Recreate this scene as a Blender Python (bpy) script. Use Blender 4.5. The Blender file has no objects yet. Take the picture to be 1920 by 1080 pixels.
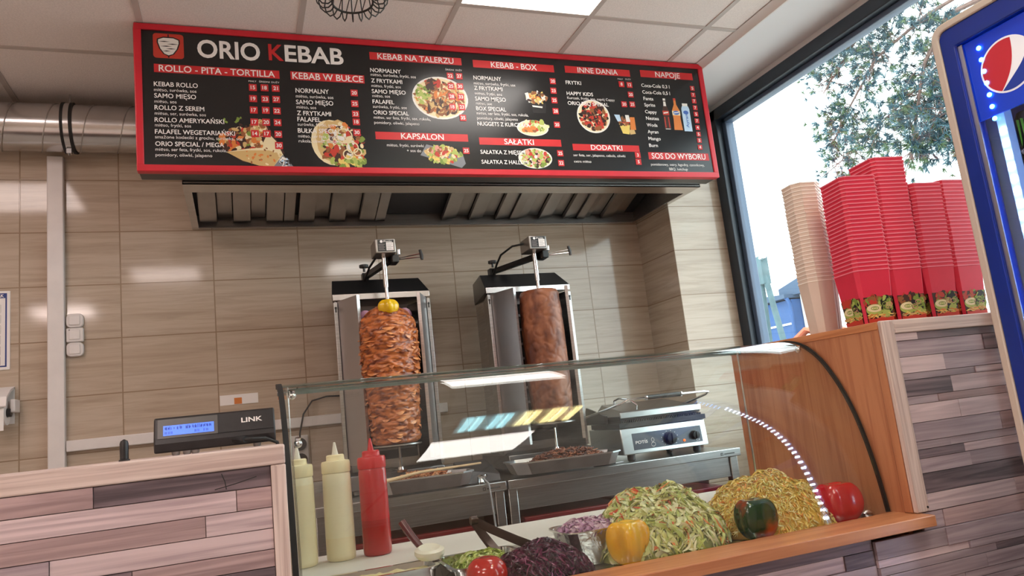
import bpy, bmesh, math, random
from mathutils import Vector, Matrix, noise

# ------------------------------------------------------------------ camera, sky, exposure
sc = bpy.context.scene
COL = sc.collection
cam_d = bpy.data.cameras.new('camera')
cam_d.sensor_width = 36.0
cam_d.lens = 26.0
cam_d.clip_start = 0.02
cam = bpy.data.objects.new('camera', cam_d)
COL.objects.link(cam)
_r = Vector((0.935190, -0.337233, -0.108134)); _d = Vector((-0.043246, 0.194307, -0.979987)); _f = Vector((0.351495, 0.921151, 0.167130))
_m = Matrix((_r, -_d, -_f)).transposed().to_4x4()
_m.translation = Vector((0, 0, 1.14))
cam.matrix_world = _m
sc.camera = cam

w = bpy.data.worlds.new('sky'); sc.world = w
w.use_nodes = True
wb = w.node_tree.nodes['Background']
wb.inputs[0].default_value = (0.84, 0.95, 1.0, 1)
wb.inputs[1].default_value = 2.6
sc.view_settings.view_transform = 'Standard'
sc.view_settings.look = 'None'
sc.view_settings.gamma = 1.0
sc.view_settings.use_curve_mapping = False
sc.view_settings.exposure = 0.9

PI = math.pi
CEIL = 2.795
BACK = 3.755
RW = 2.65          # right wall plane
PANEL_E = 5.0      # emission of the ceiling light panels
PANEL_C = (1.0, 0.93, 0.87)
PANEL_W = (1.0, 0.83, 0.78)

# ------------------------------------------------------------------ helpers
def lin(c):
    c /= 255.0
    return c / 12.92 if c <= 0.04045 else ((c + 0.055) / 1.055) ** 2.4
def rgb(r, g, b):
    return (lin(r), lin(g), lin(b), 1)

def mat(name, col, rough=0.5, metal=0.0, var=0.0, scale=12.0, stretch=(1, 1, 1), col2=None, bump=0.0,
        emit=0.0, ecol=None, coat=0.0, lo=0.35, hi=0.65, detail=5, sss=0.0, spec=0.5, trans=0.0):
    m = bpy.data.materials.new(name); m.use_nodes = True
    nt = m.node_tree; b = nt.nodes['Principled BSDF']
    if len(col) == 3: col = (*col, 1)
    b.inputs['Base Color'].default_value = col
    b.inputs['Roughness'].default_value = rough
    b.inputs['Metallic'].default_value = metal
    b.inputs['Specular IOR Level'].default_value = spec
    b.inputs['Coat Weight'].default_value = coat
    if sss:
        b.inputs['Subsurface Weight'].default_value = sss
        b.inputs['Subsurface Radius'].default_value = (0.02, 0.008, 0.004)
    if trans: b.inputs['Transmission Weight'].default_value = trans
    if emit:
        b.inputs['Emission Color'].default_value = ecol or col
        b.inputs['Emission Strength'].default_value = emit
    if var or col2 or bump:
        tc = nt.nodes.new('ShaderNodeTexCoord')
        mp = nt.nodes.new('ShaderNodeMapping'); mp.inputs['Scale'].default_value = stretch
        nz = nt.nodes.new('ShaderNodeTexNoise'); nz.inputs['Scale'].default_value = scale; nz.inputs['Detail'].default_value = detail
        nt.links.new(tc.outputs['Object'], mp.inputs[0]); nt.links.new(mp.outputs[0], nz.inputs['Vector'])
        if var or col2:
            rp = nt.nodes.new('ShaderNodeValToRGB')
            rp.color_ramp.elements[0].position = lo; rp.color_ramp.elements[1].position = hi
            if col2 is None:
                a = tuple(c * (1 - var) for c in col[:3]) + (1,); c2 = tuple(min(1, c * (1 + var)) for c in col[:3]) + (1,)
            else:
                a = col; c2 = col2 if len(col2) == 4 else (*col2, 1)
            rp.color_ramp.elements[0].color = a; rp.color_ramp.elements[1].color = c2
            nt.links.new(nz.outputs['Fac'], rp.inputs[0]); nt.links.new(rp.outputs[0], b.inputs['Base Color'])
        if bump:
            bp = nt.nodes.new('ShaderNodeBump'); bp.inputs['Strength'].default_value = bump; bp.inputs['Distance'].default_value = 0.003
            nt.links.new(nz.outputs['Fac'], bp.inputs['Height']); nt.links.new(bp.outputs[0], b.inputs['Normal'])
    return m

def glass_mat(name, tint=(0.96, 0.985, 0.975), f0=0.042, gloss=0.0):
    """thin clear pane: transparent + mirror weighted by the viewing angle (Schlick)"""
    m = bpy.data.materials.new(name); m.use_nodes = True
    nt = m.node_tree; nt.nodes.clear(); N = nt.nodes.new; L = nt.links.new
    out = N('ShaderNodeOutputMaterial'); mix = N('ShaderNodeMixShader'); tr = N('ShaderNodeBsdfTransparent'); gl = N('ShaderNodeBsdfGlossy')
    tr.inputs[0].default_value = (*tint, 1); gl.inputs['Roughness'].default_value = gloss; gl.inputs[0].default_value = (1, 1, 1, 1)
    ge = N('ShaderNodeNewGeometry'); dp = N('ShaderNodeVectorMath'); dp.operation = 'DOT_PRODUCT'
    L(ge.outputs['Normal'], dp.inputs[0]); L(ge.outputs['Incoming'], dp.inputs[1])
    ab = N('ShaderNodeMath'); ab.operation = 'ABSOLUTE'; L(dp.outputs['Value'], ab.inputs[0])
    on = N('ShaderNodeMath'); on.operation = 'SUBTRACT'; on.inputs[0].default_value = 1; L(ab.outputs[0], on.inputs[1])
    pw = N('ShaderNodeMath'); pw.operation = 'POWER'; pw.inputs[1].default_value = 5; L(on.outputs[0], pw.inputs[0])
    ma = N('ShaderNodeMath'); ma.operation = 'MULTIPLY_ADD'; ma.inputs[1].default_value = 1 - f0; ma.inputs[2].default_value = f0; L(pw.outputs[0], ma.inputs[0])
    L(ma.outputs[0], mix.inputs[0]); L(tr.outputs[0], mix.inputs[1]); L(gl.outputs[0], mix.inputs[2]); L(mix.outputs[0], out.inputs[0])
    return m

def tile_mat(name, u, x0, z0, c1, c2, tw=0.4, th=0.25):
    """glossy wood-look wall tiles 40 x 25 cm; u: which world axis runs along the wall"""
    m = bpy.data.materials.new(name); m.use_nodes = True
    nt = m.node_tree; N = nt.nodes.new; L = nt.links.new; b = nt.nodes['Principled BSDF']
    ge = N('ShaderNodeNewGeometry'); sp = N('ShaderNodeSeparateXYZ'); L(ge.outputs['Position'], sp.inputs[0])
    def sub(o, k):
        s = N('ShaderNodeMath'); s.operation = 'SUBTRACT'; L(o, s.inputs[0]); s.inputs[1].default_value = k; return s.outputs[0]
    cu = N('ShaderNodeCombineXYZ'); L(sub(sp.outputs[u], x0), cu.inputs[0]); L(sub(sp.outputs['Z'], z0), cu.inputs[1])
    br = N('ShaderNodeTexBrick'); br.offset = 0.0; br.squash = 1.0
    br.inputs['Scale'].default_value = 1; br.inputs['Mortar Size'].default_value = 0.0030; br.inputs['Mortar Smooth'].default_value = 0.3
    br.inputs['Brick Width'].default_value = tw; br.inputs['Row Height'].default_value = th; br.inputs['Bias'].default_value = 0
    br.inputs['Color1'].default_value = (0, 0, 0, 1); br.inputs['Color2'].default_value = (1, 1, 1, 1); br.inputs['Mortar'].default_value = (0.5, 0.5, 0.5, 1)
    L(cu.outputs[0], br.inputs['Vector'])
    rnd = N('ShaderNodeRGBToBW'); L(br.outputs['Color'], rnd.inputs[0])
    mp = N('ShaderNodeMapping'); mp.inputs['Scale'].default_value = (2.2, 38, 1); L(cu.outputs[0], mp.inputs[0])
    sc_ = N('ShaderNodeMath'); sc_.operation = 'MULTIPLY'; sc_.inputs[1].default_value = 37; L(rnd.outputs[0], sc_.inputs[0])
    nz = N('ShaderNodeTexNoise'); nz.noise_dimensions = '4D'; nz.inputs['Scale'].default_value = 1.0; nz.inputs['Detail'].default_value = 6; nz.inputs['Roughness'].default_value = 0.62; nz.inputs['Distortion'].default_value = 0.6
    L(mp.outputs[0], nz.inputs['Vector']); L(sc_.outputs[0], nz.inputs['W'])
    rp = N('ShaderNodeValToRGB'); rp.color_ramp.elements[0].position = 0.28; rp.color_ramp.elements[1].position = 0.60
    rp.color_ramp.elements[0].color = c2; rp.color_ramp.elements[1].color = c1
    L(nz.outputs['Fac'], rp.inputs[0])
    mx = N('ShaderNodeMix'); mx.data_type = 'RGBA'; mx.inputs[7].default_value = rgb(156, 134, 112)
    L(br.outputs['Fac'], mx.inputs[0]); L(rp.outputs[0], mx.inputs[6]); L(mx.outputs[2], b.inputs['Base Color'])
    b.inputs['Roughness'].default_value = 0.08
    b.inputs['Specular IOR Level'].default_value = 0.5
    bp = N('ShaderNodeBump'); bp.invert = True; bp.inputs['Strength'].default_value = 0.6; bp.inputs['Distance'].default_value = 0.0015
    L(br.outputs['Fac'], bp.inputs['Height']); L(bp.outputs[0], b.inputs['Normal'])
    return m

def wood_mat(name, c1, c2, axis='X', fine=70, rough=0.45, island=0.25):
    """wood grain along one axis, every loose board a tone of its own"""
    m = bpy.data.materials.new(name); m.use_nodes = True
    nt = m.node_tree; N = nt.nodes.new; L = nt.links.new; b = nt.nodes['Principled BSDF']
    ge = N('ShaderNodeNewGeometry'); mp = N('ShaderNodeMapping')
    s = {'X': (2.2, fine, fine), 'Y': (fine, 2.2, fine), 'Z': (fine, fine, 2.2)}[axis]
    mp.inputs['Scale'].default_value = s; L(ge.outputs['Position'], mp.inputs[0])
    ml = N('ShaderNodeMath'); ml.operation = 'MULTIPLY'; ml.inputs[1].default_value = 50; L(ge.outputs['Random Per Island'], ml.inputs[0])
    nz = N('ShaderNodeTexNoise'); nz.noise_dimensions = '4D'; nz.inputs['Scale'].default_value = 1; nz.inputs['Detail'].default_value = 5; nz.inputs['Distortion'].default_value = 1.2
    L(mp.outputs[0], nz.inputs['Vector']); L(ml.outputs[0], nz.inputs['W'])
    rp = N('ShaderNodeValToRGB'); rp.color_ramp.elements[0].position = 0.36; rp.color_ramp.elements[1].position = 0.60
    rp.color_ramp.elements[0].color = c2; rp.color_ramp.elements[1].color = c1
    L(nz.outputs['Fac'], rp.inputs[0])
    hs = N('ShaderNodeHueSaturation'); mr = N('ShaderNodeMapRange'); mr.inputs['To Min'].default_value = 1 - island; mr.inputs['To Max'].default_value = 1 + island
    L(ge.outputs['Random Per Island'], mr.inputs[0]); L(mr.outputs[0], hs.inputs['Value']); L(rp.outputs[0], hs.inputs['Color']); L(hs.outputs[0], b.inputs['Base Color'])
    b.inputs['Roughness'].default_value = rough
    bp = N('ShaderNodeBump'); bp.inputs['Strength'].default_value = 0.25; bp.inputs['Distance'].default_value = 0.001
    L(nz.outputs['Fac'], bp.inputs['Height']); L(bp.outputs[0], b.inputs['Normal'])
    return m

WLOC = {}
def wloc(o):
    return WLOC.get(o.name, Vector((0, 0, 0)))

class MB:
    def __init__(s): s.v = []; s.f = []; s.m = []
    def add(s, vs, fs, mi=0):
        o = len(s.v); s.v += [tuple(p) for p in vs]
        for f in fs: s.f.append(tuple(i + o for i in f)); s.m.append(mi)
    def box(s, x0, x1, y0, y1, z0, z1, mi=0):
        vs = [(x, y, z) for x in (x0, x1) for y in (y0, y1) for z in (z0, z1)]
        s.add(vs, [(0, 1, 3, 2), (4, 6, 7, 5), (0, 4, 5, 1), (2, 3, 7, 6), (0, 2, 6, 4), (1, 5, 7, 3)], mi)
    def hexa(s, bot, top, mi=0):
        n = len(bot)
        s.add(list(bot) + list(top), [tuple(range(n))[::-1], tuple(range(n, 2 * n))] + [(i, (i + 1) % n, n + (i + 1) % n, n + i) for i in range(n)], mi)
    def prism(s, poly, axis, a0, a1, mi=0):
        def P(u, v, a): return {'X': (a, u, v), 'Y': (u, a, v), 'Z': (u, v, a)}[axis]
        s.hexa([P(u, v, a0) for u, v in poly], [P(u, v, a1) for u, v in poly], mi)
    def poly(s, vs, mi=0): s.add(vs, [tuple(range(len(vs)))], mi)
    def tube(s, pts, r, n=8, mi=0, closed=False):
        pts = [Vector(p) for p in pts]; k = len(pts); rr = r if isinstance(r, (list, tuple)) else [r] * k
        vs = []; up = None
        for i, p in enumerate(pts):
            if closed: t = pts[(i + 1) % k] - pts[i - 1]
            else: t = pts[min(i + 1, k - 1)] - pts[max(i - 1, 0)]
            t.normalize()
            if up is None: up = Vector((0, 0, 1)) if abs(t.z) < 0.9 else Vector((1, 0, 0))
            a = t.cross(up); a.normalize(); b2 = a.cross(t); up = b2
            for j in range(n):
                an = 2 * PI * j / n; vs.append(p + (a * math.cos(an) + b2 * math.sin(an)) * rr[i])
        fs = []
        for i in range(k if closed else k - 1):
            q = (i + 1) % k
            for j in range(n): fs.append((i * n + j, i * n + (j + 1) % n, q * n + (j + 1) % n, q * n + j))
        if not closed: fs += [tuple(range(n))[::-1], tuple(range((k - 1) * n, k * n))]
        s.add(vs, fs, mi)
    def lathe(s, prof, c, n=32, mi=0, axis='Z', capb=True, capt=True):
        vs = []; fs = []
        for r, h in prof:
            for j in range(n):
                a = 2 * PI * j / n; u, v = r * math.cos(a), r * math.sin(a)
                vs.append({'Z': (c[0] + u, c[1] + v, c[2] + h), 'Y': (c[0] + u, c[1] + h, c[2] - v), 'X': (c[0] + h, c[1] + u, c[2] + v)}[axis])
        k = len(prof)
        for i in range(k - 1):
            for j in range(n): fs.append((i * n + j, i * n + (j + 1) % n, (i + 1) * n + (j + 1) % n, (i + 1) * n + j))
        if capb: fs.append(tuple(range(n))[::-1])
        if capt: fs.append(tuple(range((k - 1) * n, k * n)))
        s.add(vs, fs, mi)
    def ball(s, c, r, n=16, k=10, mi=0, sc3=(1, 1, 1)):
        vs = []; fs = []
        for i in range(k + 1):
            t = PI * i / k
            for j in range(n):
                a = 2 * PI * j / n
                vs.append((c[0] + r * sc3[0] * math.sin(t) * math.cos(a), c[1] + r * sc3[1] * math.sin(t) * math.sin(a), c[2] - r * sc3[2] * math.cos(t)))
        for i in range(k):
            for j in range(n): fs.append((i * n + j, i * n + (j + 1) % n, (i + 1) * n + (j + 1) % n, (i + 1) * n + j))
        s.add(vs, fs, mi)
    def build(s, name, mats, parent=None, smooth=35, bevel=0.0):
        off = wloc(parent) if parent else Vector((0, 0, 0))
        me = bpy.data.meshes.new(name)
        me.from_pydata([(p[0] - off.x, p[1] - off.y, p[2] - off.z) for p in s.v], [], s.f)
        if not isinstance(mats, (list, tuple)): mats = [mats]
        for m in mats: me.materials.append(m)
        me.polygons.foreach_set('material_index', s.m)
        bm = bmesh.new(); bm.from_mesh(me); bmesh.ops.remove_doubles(bm, verts=bm.verts, dist=1e-6)
        bmesh.ops.recalc_face_normals(bm, faces=bm.faces); bm.to_mesh(me); bm.free()
        if smooth:
            me.polygons.foreach_set('use_smooth', [True] * len(me.polygons))
            me.set_sharp_from_angle(angle=math.radians(smooth))
        o = bpy.data.objects.new(name, me); COL.objects.link(o)
        if parent:
            o.parent = parent; WLOC[o.name] = off
        if bevel:
            md = o.modifiers.new('bevel', 'BEVEL'); md.width = bevel; md.segments = 2; md.limit_method = 'ANGLE'; md.angle_limit = math.radians(40)
        return o
    def buildraw(s, name, mats, parent=None, smooth=0):
        """as build() without merging or turning normals (flat print, loose leaves)"""
        off = wloc(parent) if parent else Vector((0, 0, 0))
        me = bpy.data.meshes.new(name)
        me.from_pydata([(p[0] - off.x, p[1] - off.y, p[2] - off.z) for p in s.v], [], s.f)
        if not isinstance(mats, (list, tuple)): mats = [mats]
        for m in mats: me.materials.append(m)
        me.polygons.foreach_set('material_index', s.m)
        if smooth: me.polygons.foreach_set('use_smooth', [True] * len(me.polygons))
        o = bpy.data.objects.new(name, me); COL.objects.link(o)
        if parent: o.parent = parent; WLOC[o.name] = off
        return o

def tag(o, label, cat, group=None, kind=None):
    o['label'] = label; o['category'] = cat
    if group: o['group'] = group
    if kind: o['kind'] = kind
    return o
def thing(name, label, cat, loc=(0, 0, 0), group=None):
    o = bpy.data.objects.new(name, None); o.empty_display_size = 0.05
    COL.objects.link(o); o.location = loc; WLOC[o.name] = Vector(loc)
    return tag(o, label, cat, group)
def struct(name, mb, mats, parent=None, smooth=35, label=None, bevel=0):
    o = mb.build(name, mats, parent, smooth, bevel)
    if not parent: o['kind'] = 'structure'
    return o
def sub(o, label):
    o['label'] = label; return o
def copy_tree(o, loc=None, rotz=None, parent=None):
    c = o.copy(); COL.objects.link(c)
    if parent: c.parent = parent
    if loc is not None: c.location = loc
    if rotz is not None: c.rotation_euler = (0, 0, rotz)
    for ch in list(o.children): copy_tree(ch, parent=c)
    return c

# lettering: flat glyph meshes from the built-in font
_glyph = {}
def glyphs(txt, bold):
    k = (txt, bold)
    if k not in _glyph:
        cu = bpy.data.curves.new('t', 'FONT'); cu.body = txt; cu.size = 1.0; cu.resolution_u = 4 if bold == 2 else 3; cu.offset = (0.0, 0.012, 0.022)[bold]
        ob = bpy.data.objects.new('t', cu); COL.objects.link(ob)
        dg = bpy.context.evaluated_depsgraph_get(); me = bpy.data.meshes.new_from_object(ob.evaluated_get(dg))
        _glyph[k] = ([tuple(v.co) for v in me.vertices], [tuple(p.vertices) for p in me.polygons])
        bpy.data.objects.remove(ob); bpy.data.curves.remove(cu); bpy.data.meshes.remove(me)
    return _glyph[k]
CAP = None
def text(mb, txt, org, ux, vx, h, width=None, bold=0, mi=0, align='L', slant=0.0):
    """org: baseline start, ux/vx unit vectors, h cap height, width to fit"""
    global CAP
    if CAP is None:
        vs, _ = glyphs('H', 0); CAP = max(v[1] for v in vs)
    vs, fs = glyphs(txt, bold)
    x0 = min(v[0] for v in vs); x1 = max(v[0] for v in vs); s = h / CAP
    sx = width / (x1 - x0) if width else s
    org = Vector(org); ux = Vector(ux); vx = Vector(vx)
    du = -0.5 * (x1 - x0) * sx if align == 'C' else 0
    mb.add([org + ux * ((v[0] - x0) * sx + du + slant * v[1] * s) + vx * (v[1] * s) for v in vs], fs, mi)

# common materials
STEEL = mat('brushed_steel', (0.50, 0.49, 0.48), 0.30, 1.0, var=0.12, scale=8, stretch=(1, 1, 30))
STEELX = mat('brushed_steel_level', (0.52, 0.52, 0.52), 0.28, 1.0, var=0.12, scale=6, stretch=(1, 40, 40))
DSTEEL = mat('dull_steel', (0.30, 0.29, 0.29), 0.38, 1.0, var=0.15, scale=9)
CHROME = mat('chrome', (0.75, 0.75, 0.75), 0.10, 1.0)
BLACK = mat('black_plastic', (0.018, 0.017, 0.018), 0.35, var=0.2, scale=30)
BLACKM = mat('black_painted_metal', (0.015, 0.015, 0.016), 0.30)
RUBBER = mat('black_rubber', (0.012, 0.012, 0.012), 0.6)
WHITEP = mat('white_plastic', rgb(232, 226, 224), 0.35, var=0.03)
WHITEPAINT = mat('white_paint', rgb(226, 224, 224), 0.6, var=0.03, scale=5)
GLASS = glass_mat('clear_glass')
PRINTW = mat('white_print', rgb(245, 240, 238), 0.5)
PRINTR = mat('red_print', rgb(206, 40, 44), 0.45, var=0.05)
PRINTG = mat('grey_print', rgb(150, 140, 140), 0.5)

def TC(s): return s

# ------------------------------------------------------------------ the room
TILE_A = rgb(200, 183, 165); TILE_B = rgb(174, 154, 134)
tile_x = tile_mat('wood_look_tiles_back', 'X', -0.089, 0.175, TILE_A, TILE_B)
tile_y = tile_mat('wood_look_tiles_side', 'Y', 3.395, 0.175, TILE_A, TILE_B)
tile_r = tile_mat('wood_look_tiles_corner', 'X', 2.27, 0.175, TILE_A, TILE_B)
plaster = mat('wall_paint', rgb(222, 206, 190), 0.7, var=0.04, scale=3)
floor_m = tile_mat('floor_tiles', 'X', 0, 0, rgb(120, 112, 106), rgb(95, 88, 82), 0.6, 0.6)
FX0, FY0 = -3.2, -4.2
b = MB(); b.box(FX0, RW + 0.13, FY0 - 0.2, BACK + 0.2, -0.1, 0.0); struct('floor', b, mat('floor_stone', rgb(206, 198, 190), 0.35, var=0.15, scale=4))
b = MB(); b.box(FX0, 2.27, BACK, BACK + 0.2, 0, 3.1); struct('wall_back', b, tile_x)
b = MB(); b.box(FX0 - 0.2, FX0, FY0, BACK + 0.2, 0, 3.1); struct('wall_left', b, plaster)
# front wall (behind the photographer)
b = MB(); b.box(FX0, RW + .13, FY0 - 0.2, FY0, 0, 3.1)
struct('wall_front', b, plaster)
# corner pier
b = MB(); b.box(2.27, RW + 0.13, 3.40, BACK + 0.2, 0, 3.1, 0)
o = struct('wall_corner', b, [tile_y, tile_r])
for p in o.data.polygons:
    if abs(p.normal.y) > 0.5: p.material_index = 1
# right wall: sill wall below the window, lintel above, piece towards the front
WZ0, WZ1, WY0, WY1 = 0.80, 2.727, -0.9, 3.40
b = MB(); b.box(RW, RW + .13, FY0, WY1, 0, WZ0); b.box(RW, RW + .13, FY0, WY1, WZ1, 3.1); b.box(RW, RW + .13, FY0, WY0, WZ0, WZ1)
struct('wall_right', b, WHITEPAINT)
# outdoor stucco reveal of the window
b = MB(); b.box(RW + 0.07, RW + 0.132, WY1 - 0.02, WY1, WZ0, WZ1)
struct('trim_4', b, mat('pale_green_stucco', rgb(170, 190, 186), 0.9, bump=0.6, scale=90, var=0.1))
# soffit above the window and cove strip at the ceiling edge
b = MB(); b.box(2.30, RW + 0.01, FY0, BACK - 0.003, 2.772, CEIL + 0.02); struct('trim_1', b, mat('white_plasterboard', rgb(236, 236, 240), 0.75))
b = MB(); b.prism([(2.262, CEIL), (2.302, CEIL), (2.302, 2.768), (2.294, 2.768), (2.290, 2.776), (2.280, 2.783), (2.274, 2.789)], 'Y', FY0, BACK - 0.003)
struct('trim_2', b, mat('cove_paint', rgb(232, 226, 224), 0.6))
# window: dark frame + pane
FRAME = mat('anthracite_frame', rgb(38, 48, 60), 0.35, var=0.1)
w1 = bpy.data.objects.new('window_1', None); COL.objects.link(w1); w1['kind'] = 'structure'
fx0, fx1 = RW - 0.03, RW + 0.055
b = MB()
b.box(fx0, fx1, WY1 - 0.075, WY1 - 0.001, WZ0, WZ1); b.box(fx0, fx1, WY0, WY0 + 0.075, WZ0, WZ1)
b.box(fx0, fx1, WY0, WY1 - 0.001, WZ1 - 0.062, WZ1 + 0.002); b.box(fx0, fx1, WY0, WY1 - 0.001, WZ0, WZ0 + 0.07)
pass
b.build('window_frame', FRAME, w1, bevel=0.004)
b = MB()
gx0, gx1 = RW + 0.012, RW + 0.07
FR2 = mat('slate_bead', rgb(88, 104, 128), 0.35)
b.box(gx0, gx1, WY1 - 0.105, WY1 - 0.074, WZ0 + .06, WZ1 - .06); b.box(gx0, gx1, WY0 + .07, WY1 - .074, WZ1 - 0.085, WZ1 - 0.06)
b.build('glazing_bead', FR2, w1, bevel=0.004)
b = MB(); b.box(RW + 0.03, RW + 0.036, WY0 + .05, WY1 - .05, WZ0 + .05, WZ1 - .05); b.build('window_pane', GLASS, w1, 0)
# ceiling: mineral tiles in a T-bar grid, lines every 0.6 m
def ceil_mat():
    m = mat('mineral_ceiling_tile', rgb(240, 230, 226), 0.85, var=0.05, scale=160, detail=2, bump=0.35)
    return m
panels = [(0.9, 2.02, 0), (-1.5, 2.02, 1), (-0.9, -0.38, 1), (0.9, -0.38, 3), (-2.7, -0.38, 2), (-2.1, -2.18, 2)]  # last two are unseen panels, added as strong warm fill from the left
def in_panel(x, y):
    return any(abs(x - (px + .3)) < .3 and abs(y - (py + .3)) < .3 for px, py, _ in panels)
b = MB()
x = -3.3
xs = [-3.3 + .6 * i for i in range(11)]; ys = [-4.58 + .6 * i for i in range(15)]
for i in range(10):
    for j in range(14):
        xa, xb2, ya, yb = xs[i], min(xs[i + 1], 2.30), ys[j], min(ys[j + 1], BACK + .05)
        if xa >= 2.3 or ya > BACK: continue
        if in_panel((xs[i] + xs[i + 1]) / 2, (ys[j] + ys[j + 1]) / 2): continue
        b.box(xa + .006, xb2 - .006, ya + .006, yb - .006, CEIL + .004, CEIL + .02)
b.box(FX0 - .1, 2.35, FY0 - .1, BACK + .15, CEIL + .045, CEIL + .08)
struct('ceiling', b, ceil_mat())
b = MB()
for x in xs:
    if x < 2.27: b.box(x - .012, x + .012, FY0, BACK, CEIL, CEIL + .012)
for y in ys:
    if FY0 < y < BACK: b.box(FX0, 2.27, y - .012, y + .012, CEIL + .0004, CEIL + .0116)
struct('trim_3', b, mat('grid_bar_paint', rgb(196, 184, 178), 0.5))
LIGHT = [mat('lit_diffuser', (1, 1, 1), 0.6, emit=PANEL_E, ecol=(*PANEL_C, 1)), mat('lit_warm_diffuser', (1, 1, 1), 0.6, emit=PANEL_E * 1.1, ecol=(*PANEL_W, 1)), mat('added_fill_diffuser', (1, 1, 1), 0.6, emit=PANEL_E * 3.2, ecol=(*PANEL_W, 1)), mat('lit_soft_diffuser', (1, 1, 1), 0.6, emit=PANEL_E * 1.3, ecol=(*PANEL_C, 1))]
plabels = ['square ceiling light panel glowing above the menu board', 'square ceiling light panel over the duct end of the room',
           'square ceiling light panel overhead, left of the camera', 'square ceiling light panel overhead, right of the camera',
           'added unseen fill light panel near the left wall', 'added unseen fill light panel behind the camera, far to its left']
for (px, py, _), lb in zip(panels, plabels):
    t = thing('ceiling_light', lb, 'ceiling light', (px + .3, py + .3, CEIL), 'square ceiling light panels')
    b = MB(); b.box(px + .013, px + .587, py + .013, py + .587, CEIL + .004, CEIL + .012); b.build('diffuser', LIGHT[_], t, 0)
    b = MB(); b.box(px + .008, px + .592, py + .008, py + .592, CEIL + .0125, CEIL + .04); b.build('light_body', WHITEPAINT, t, 0)
# tube fitting over the counter: only its mirror image in the curved glass is in the photograph
t = thing('tube_light', 'open ceiling fitting with cool and warm tubes above the counter', 'ceiling light', (1.27, 0.72, CEIL))
b = MB(); b.box(.98, 1.62, .42, .92, CEIL - .02, CEIL + .003); b.build('reflector_tray', WHITEPAINT, t)
cool = mat('cool_tube', (1, 1, 1), .5, emit=5.0, ecol=(.45, .9, 1, 1)); warm = mat('warm_tube', (1, 1, 1), .5, emit=6.5, ecol=(1, .82, .35, 1))
for x, mm in ((1.02, cool), (1.075, cool), (1.17, cool), (1.225, cool), (1.32, warm), (1.37, warm), (1.46, warm), (1.51, warm), (1.59, warm)):
    b = MB(); b.box(x - .016, x + .016, .46, .88, CEIL - .045, CEIL - .0205); b.build('tube', mm, t, bevel=.006)

# ------------------------------------------------------------------ menu board
MY = 2.949
menu = thing('menu_board', 'long black menu board in a red frame hanging under the ceiling', 'menu board', (0.985, 3.0, 2.186))
MX0, MX1, MZ0, MZ1 = -0.322, 2.291, 2.186, 2.793
b = MB(); b.box(MX0 + .004, MX1 - .004, MY + .016, MY + .105, MZ0 + .002, MZ1 - .002); b.build('board_case', BLACKM, menu, bevel=.003)
RED = mat('red_frame_paint', rgb(208, 34, 50), 0.4, var=.04)
b = MB(); fw = .026
for (xa, xb2, za, zb) in ((MX0, MX1, MZ1 - fw, MZ1), (MX0, MX1, MZ0, MZ0 + fw), (MX0, MX0 + fw, MZ0 + fw, MZ1 - fw), (MX1 - fw, MX1, MZ0 + fw, MZ1 - fw)):
    b.box(xa, xb2, MY - .006, MY + .03, za, zb)
b.build('frame', RED, menu, bevel=.003)
b = MB(); b.box(MX0 + fw, MX1 - fw, MY, MY + .015, MZ0 + fw, MZ1 - fw)
b.build('printed_panel', mat('black_print', (0.013, 0.013, 0.014), 0.24, spec=.5), menu, 0)
UX, VX = (1, 0, 0), (0, 0, 1)
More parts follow.
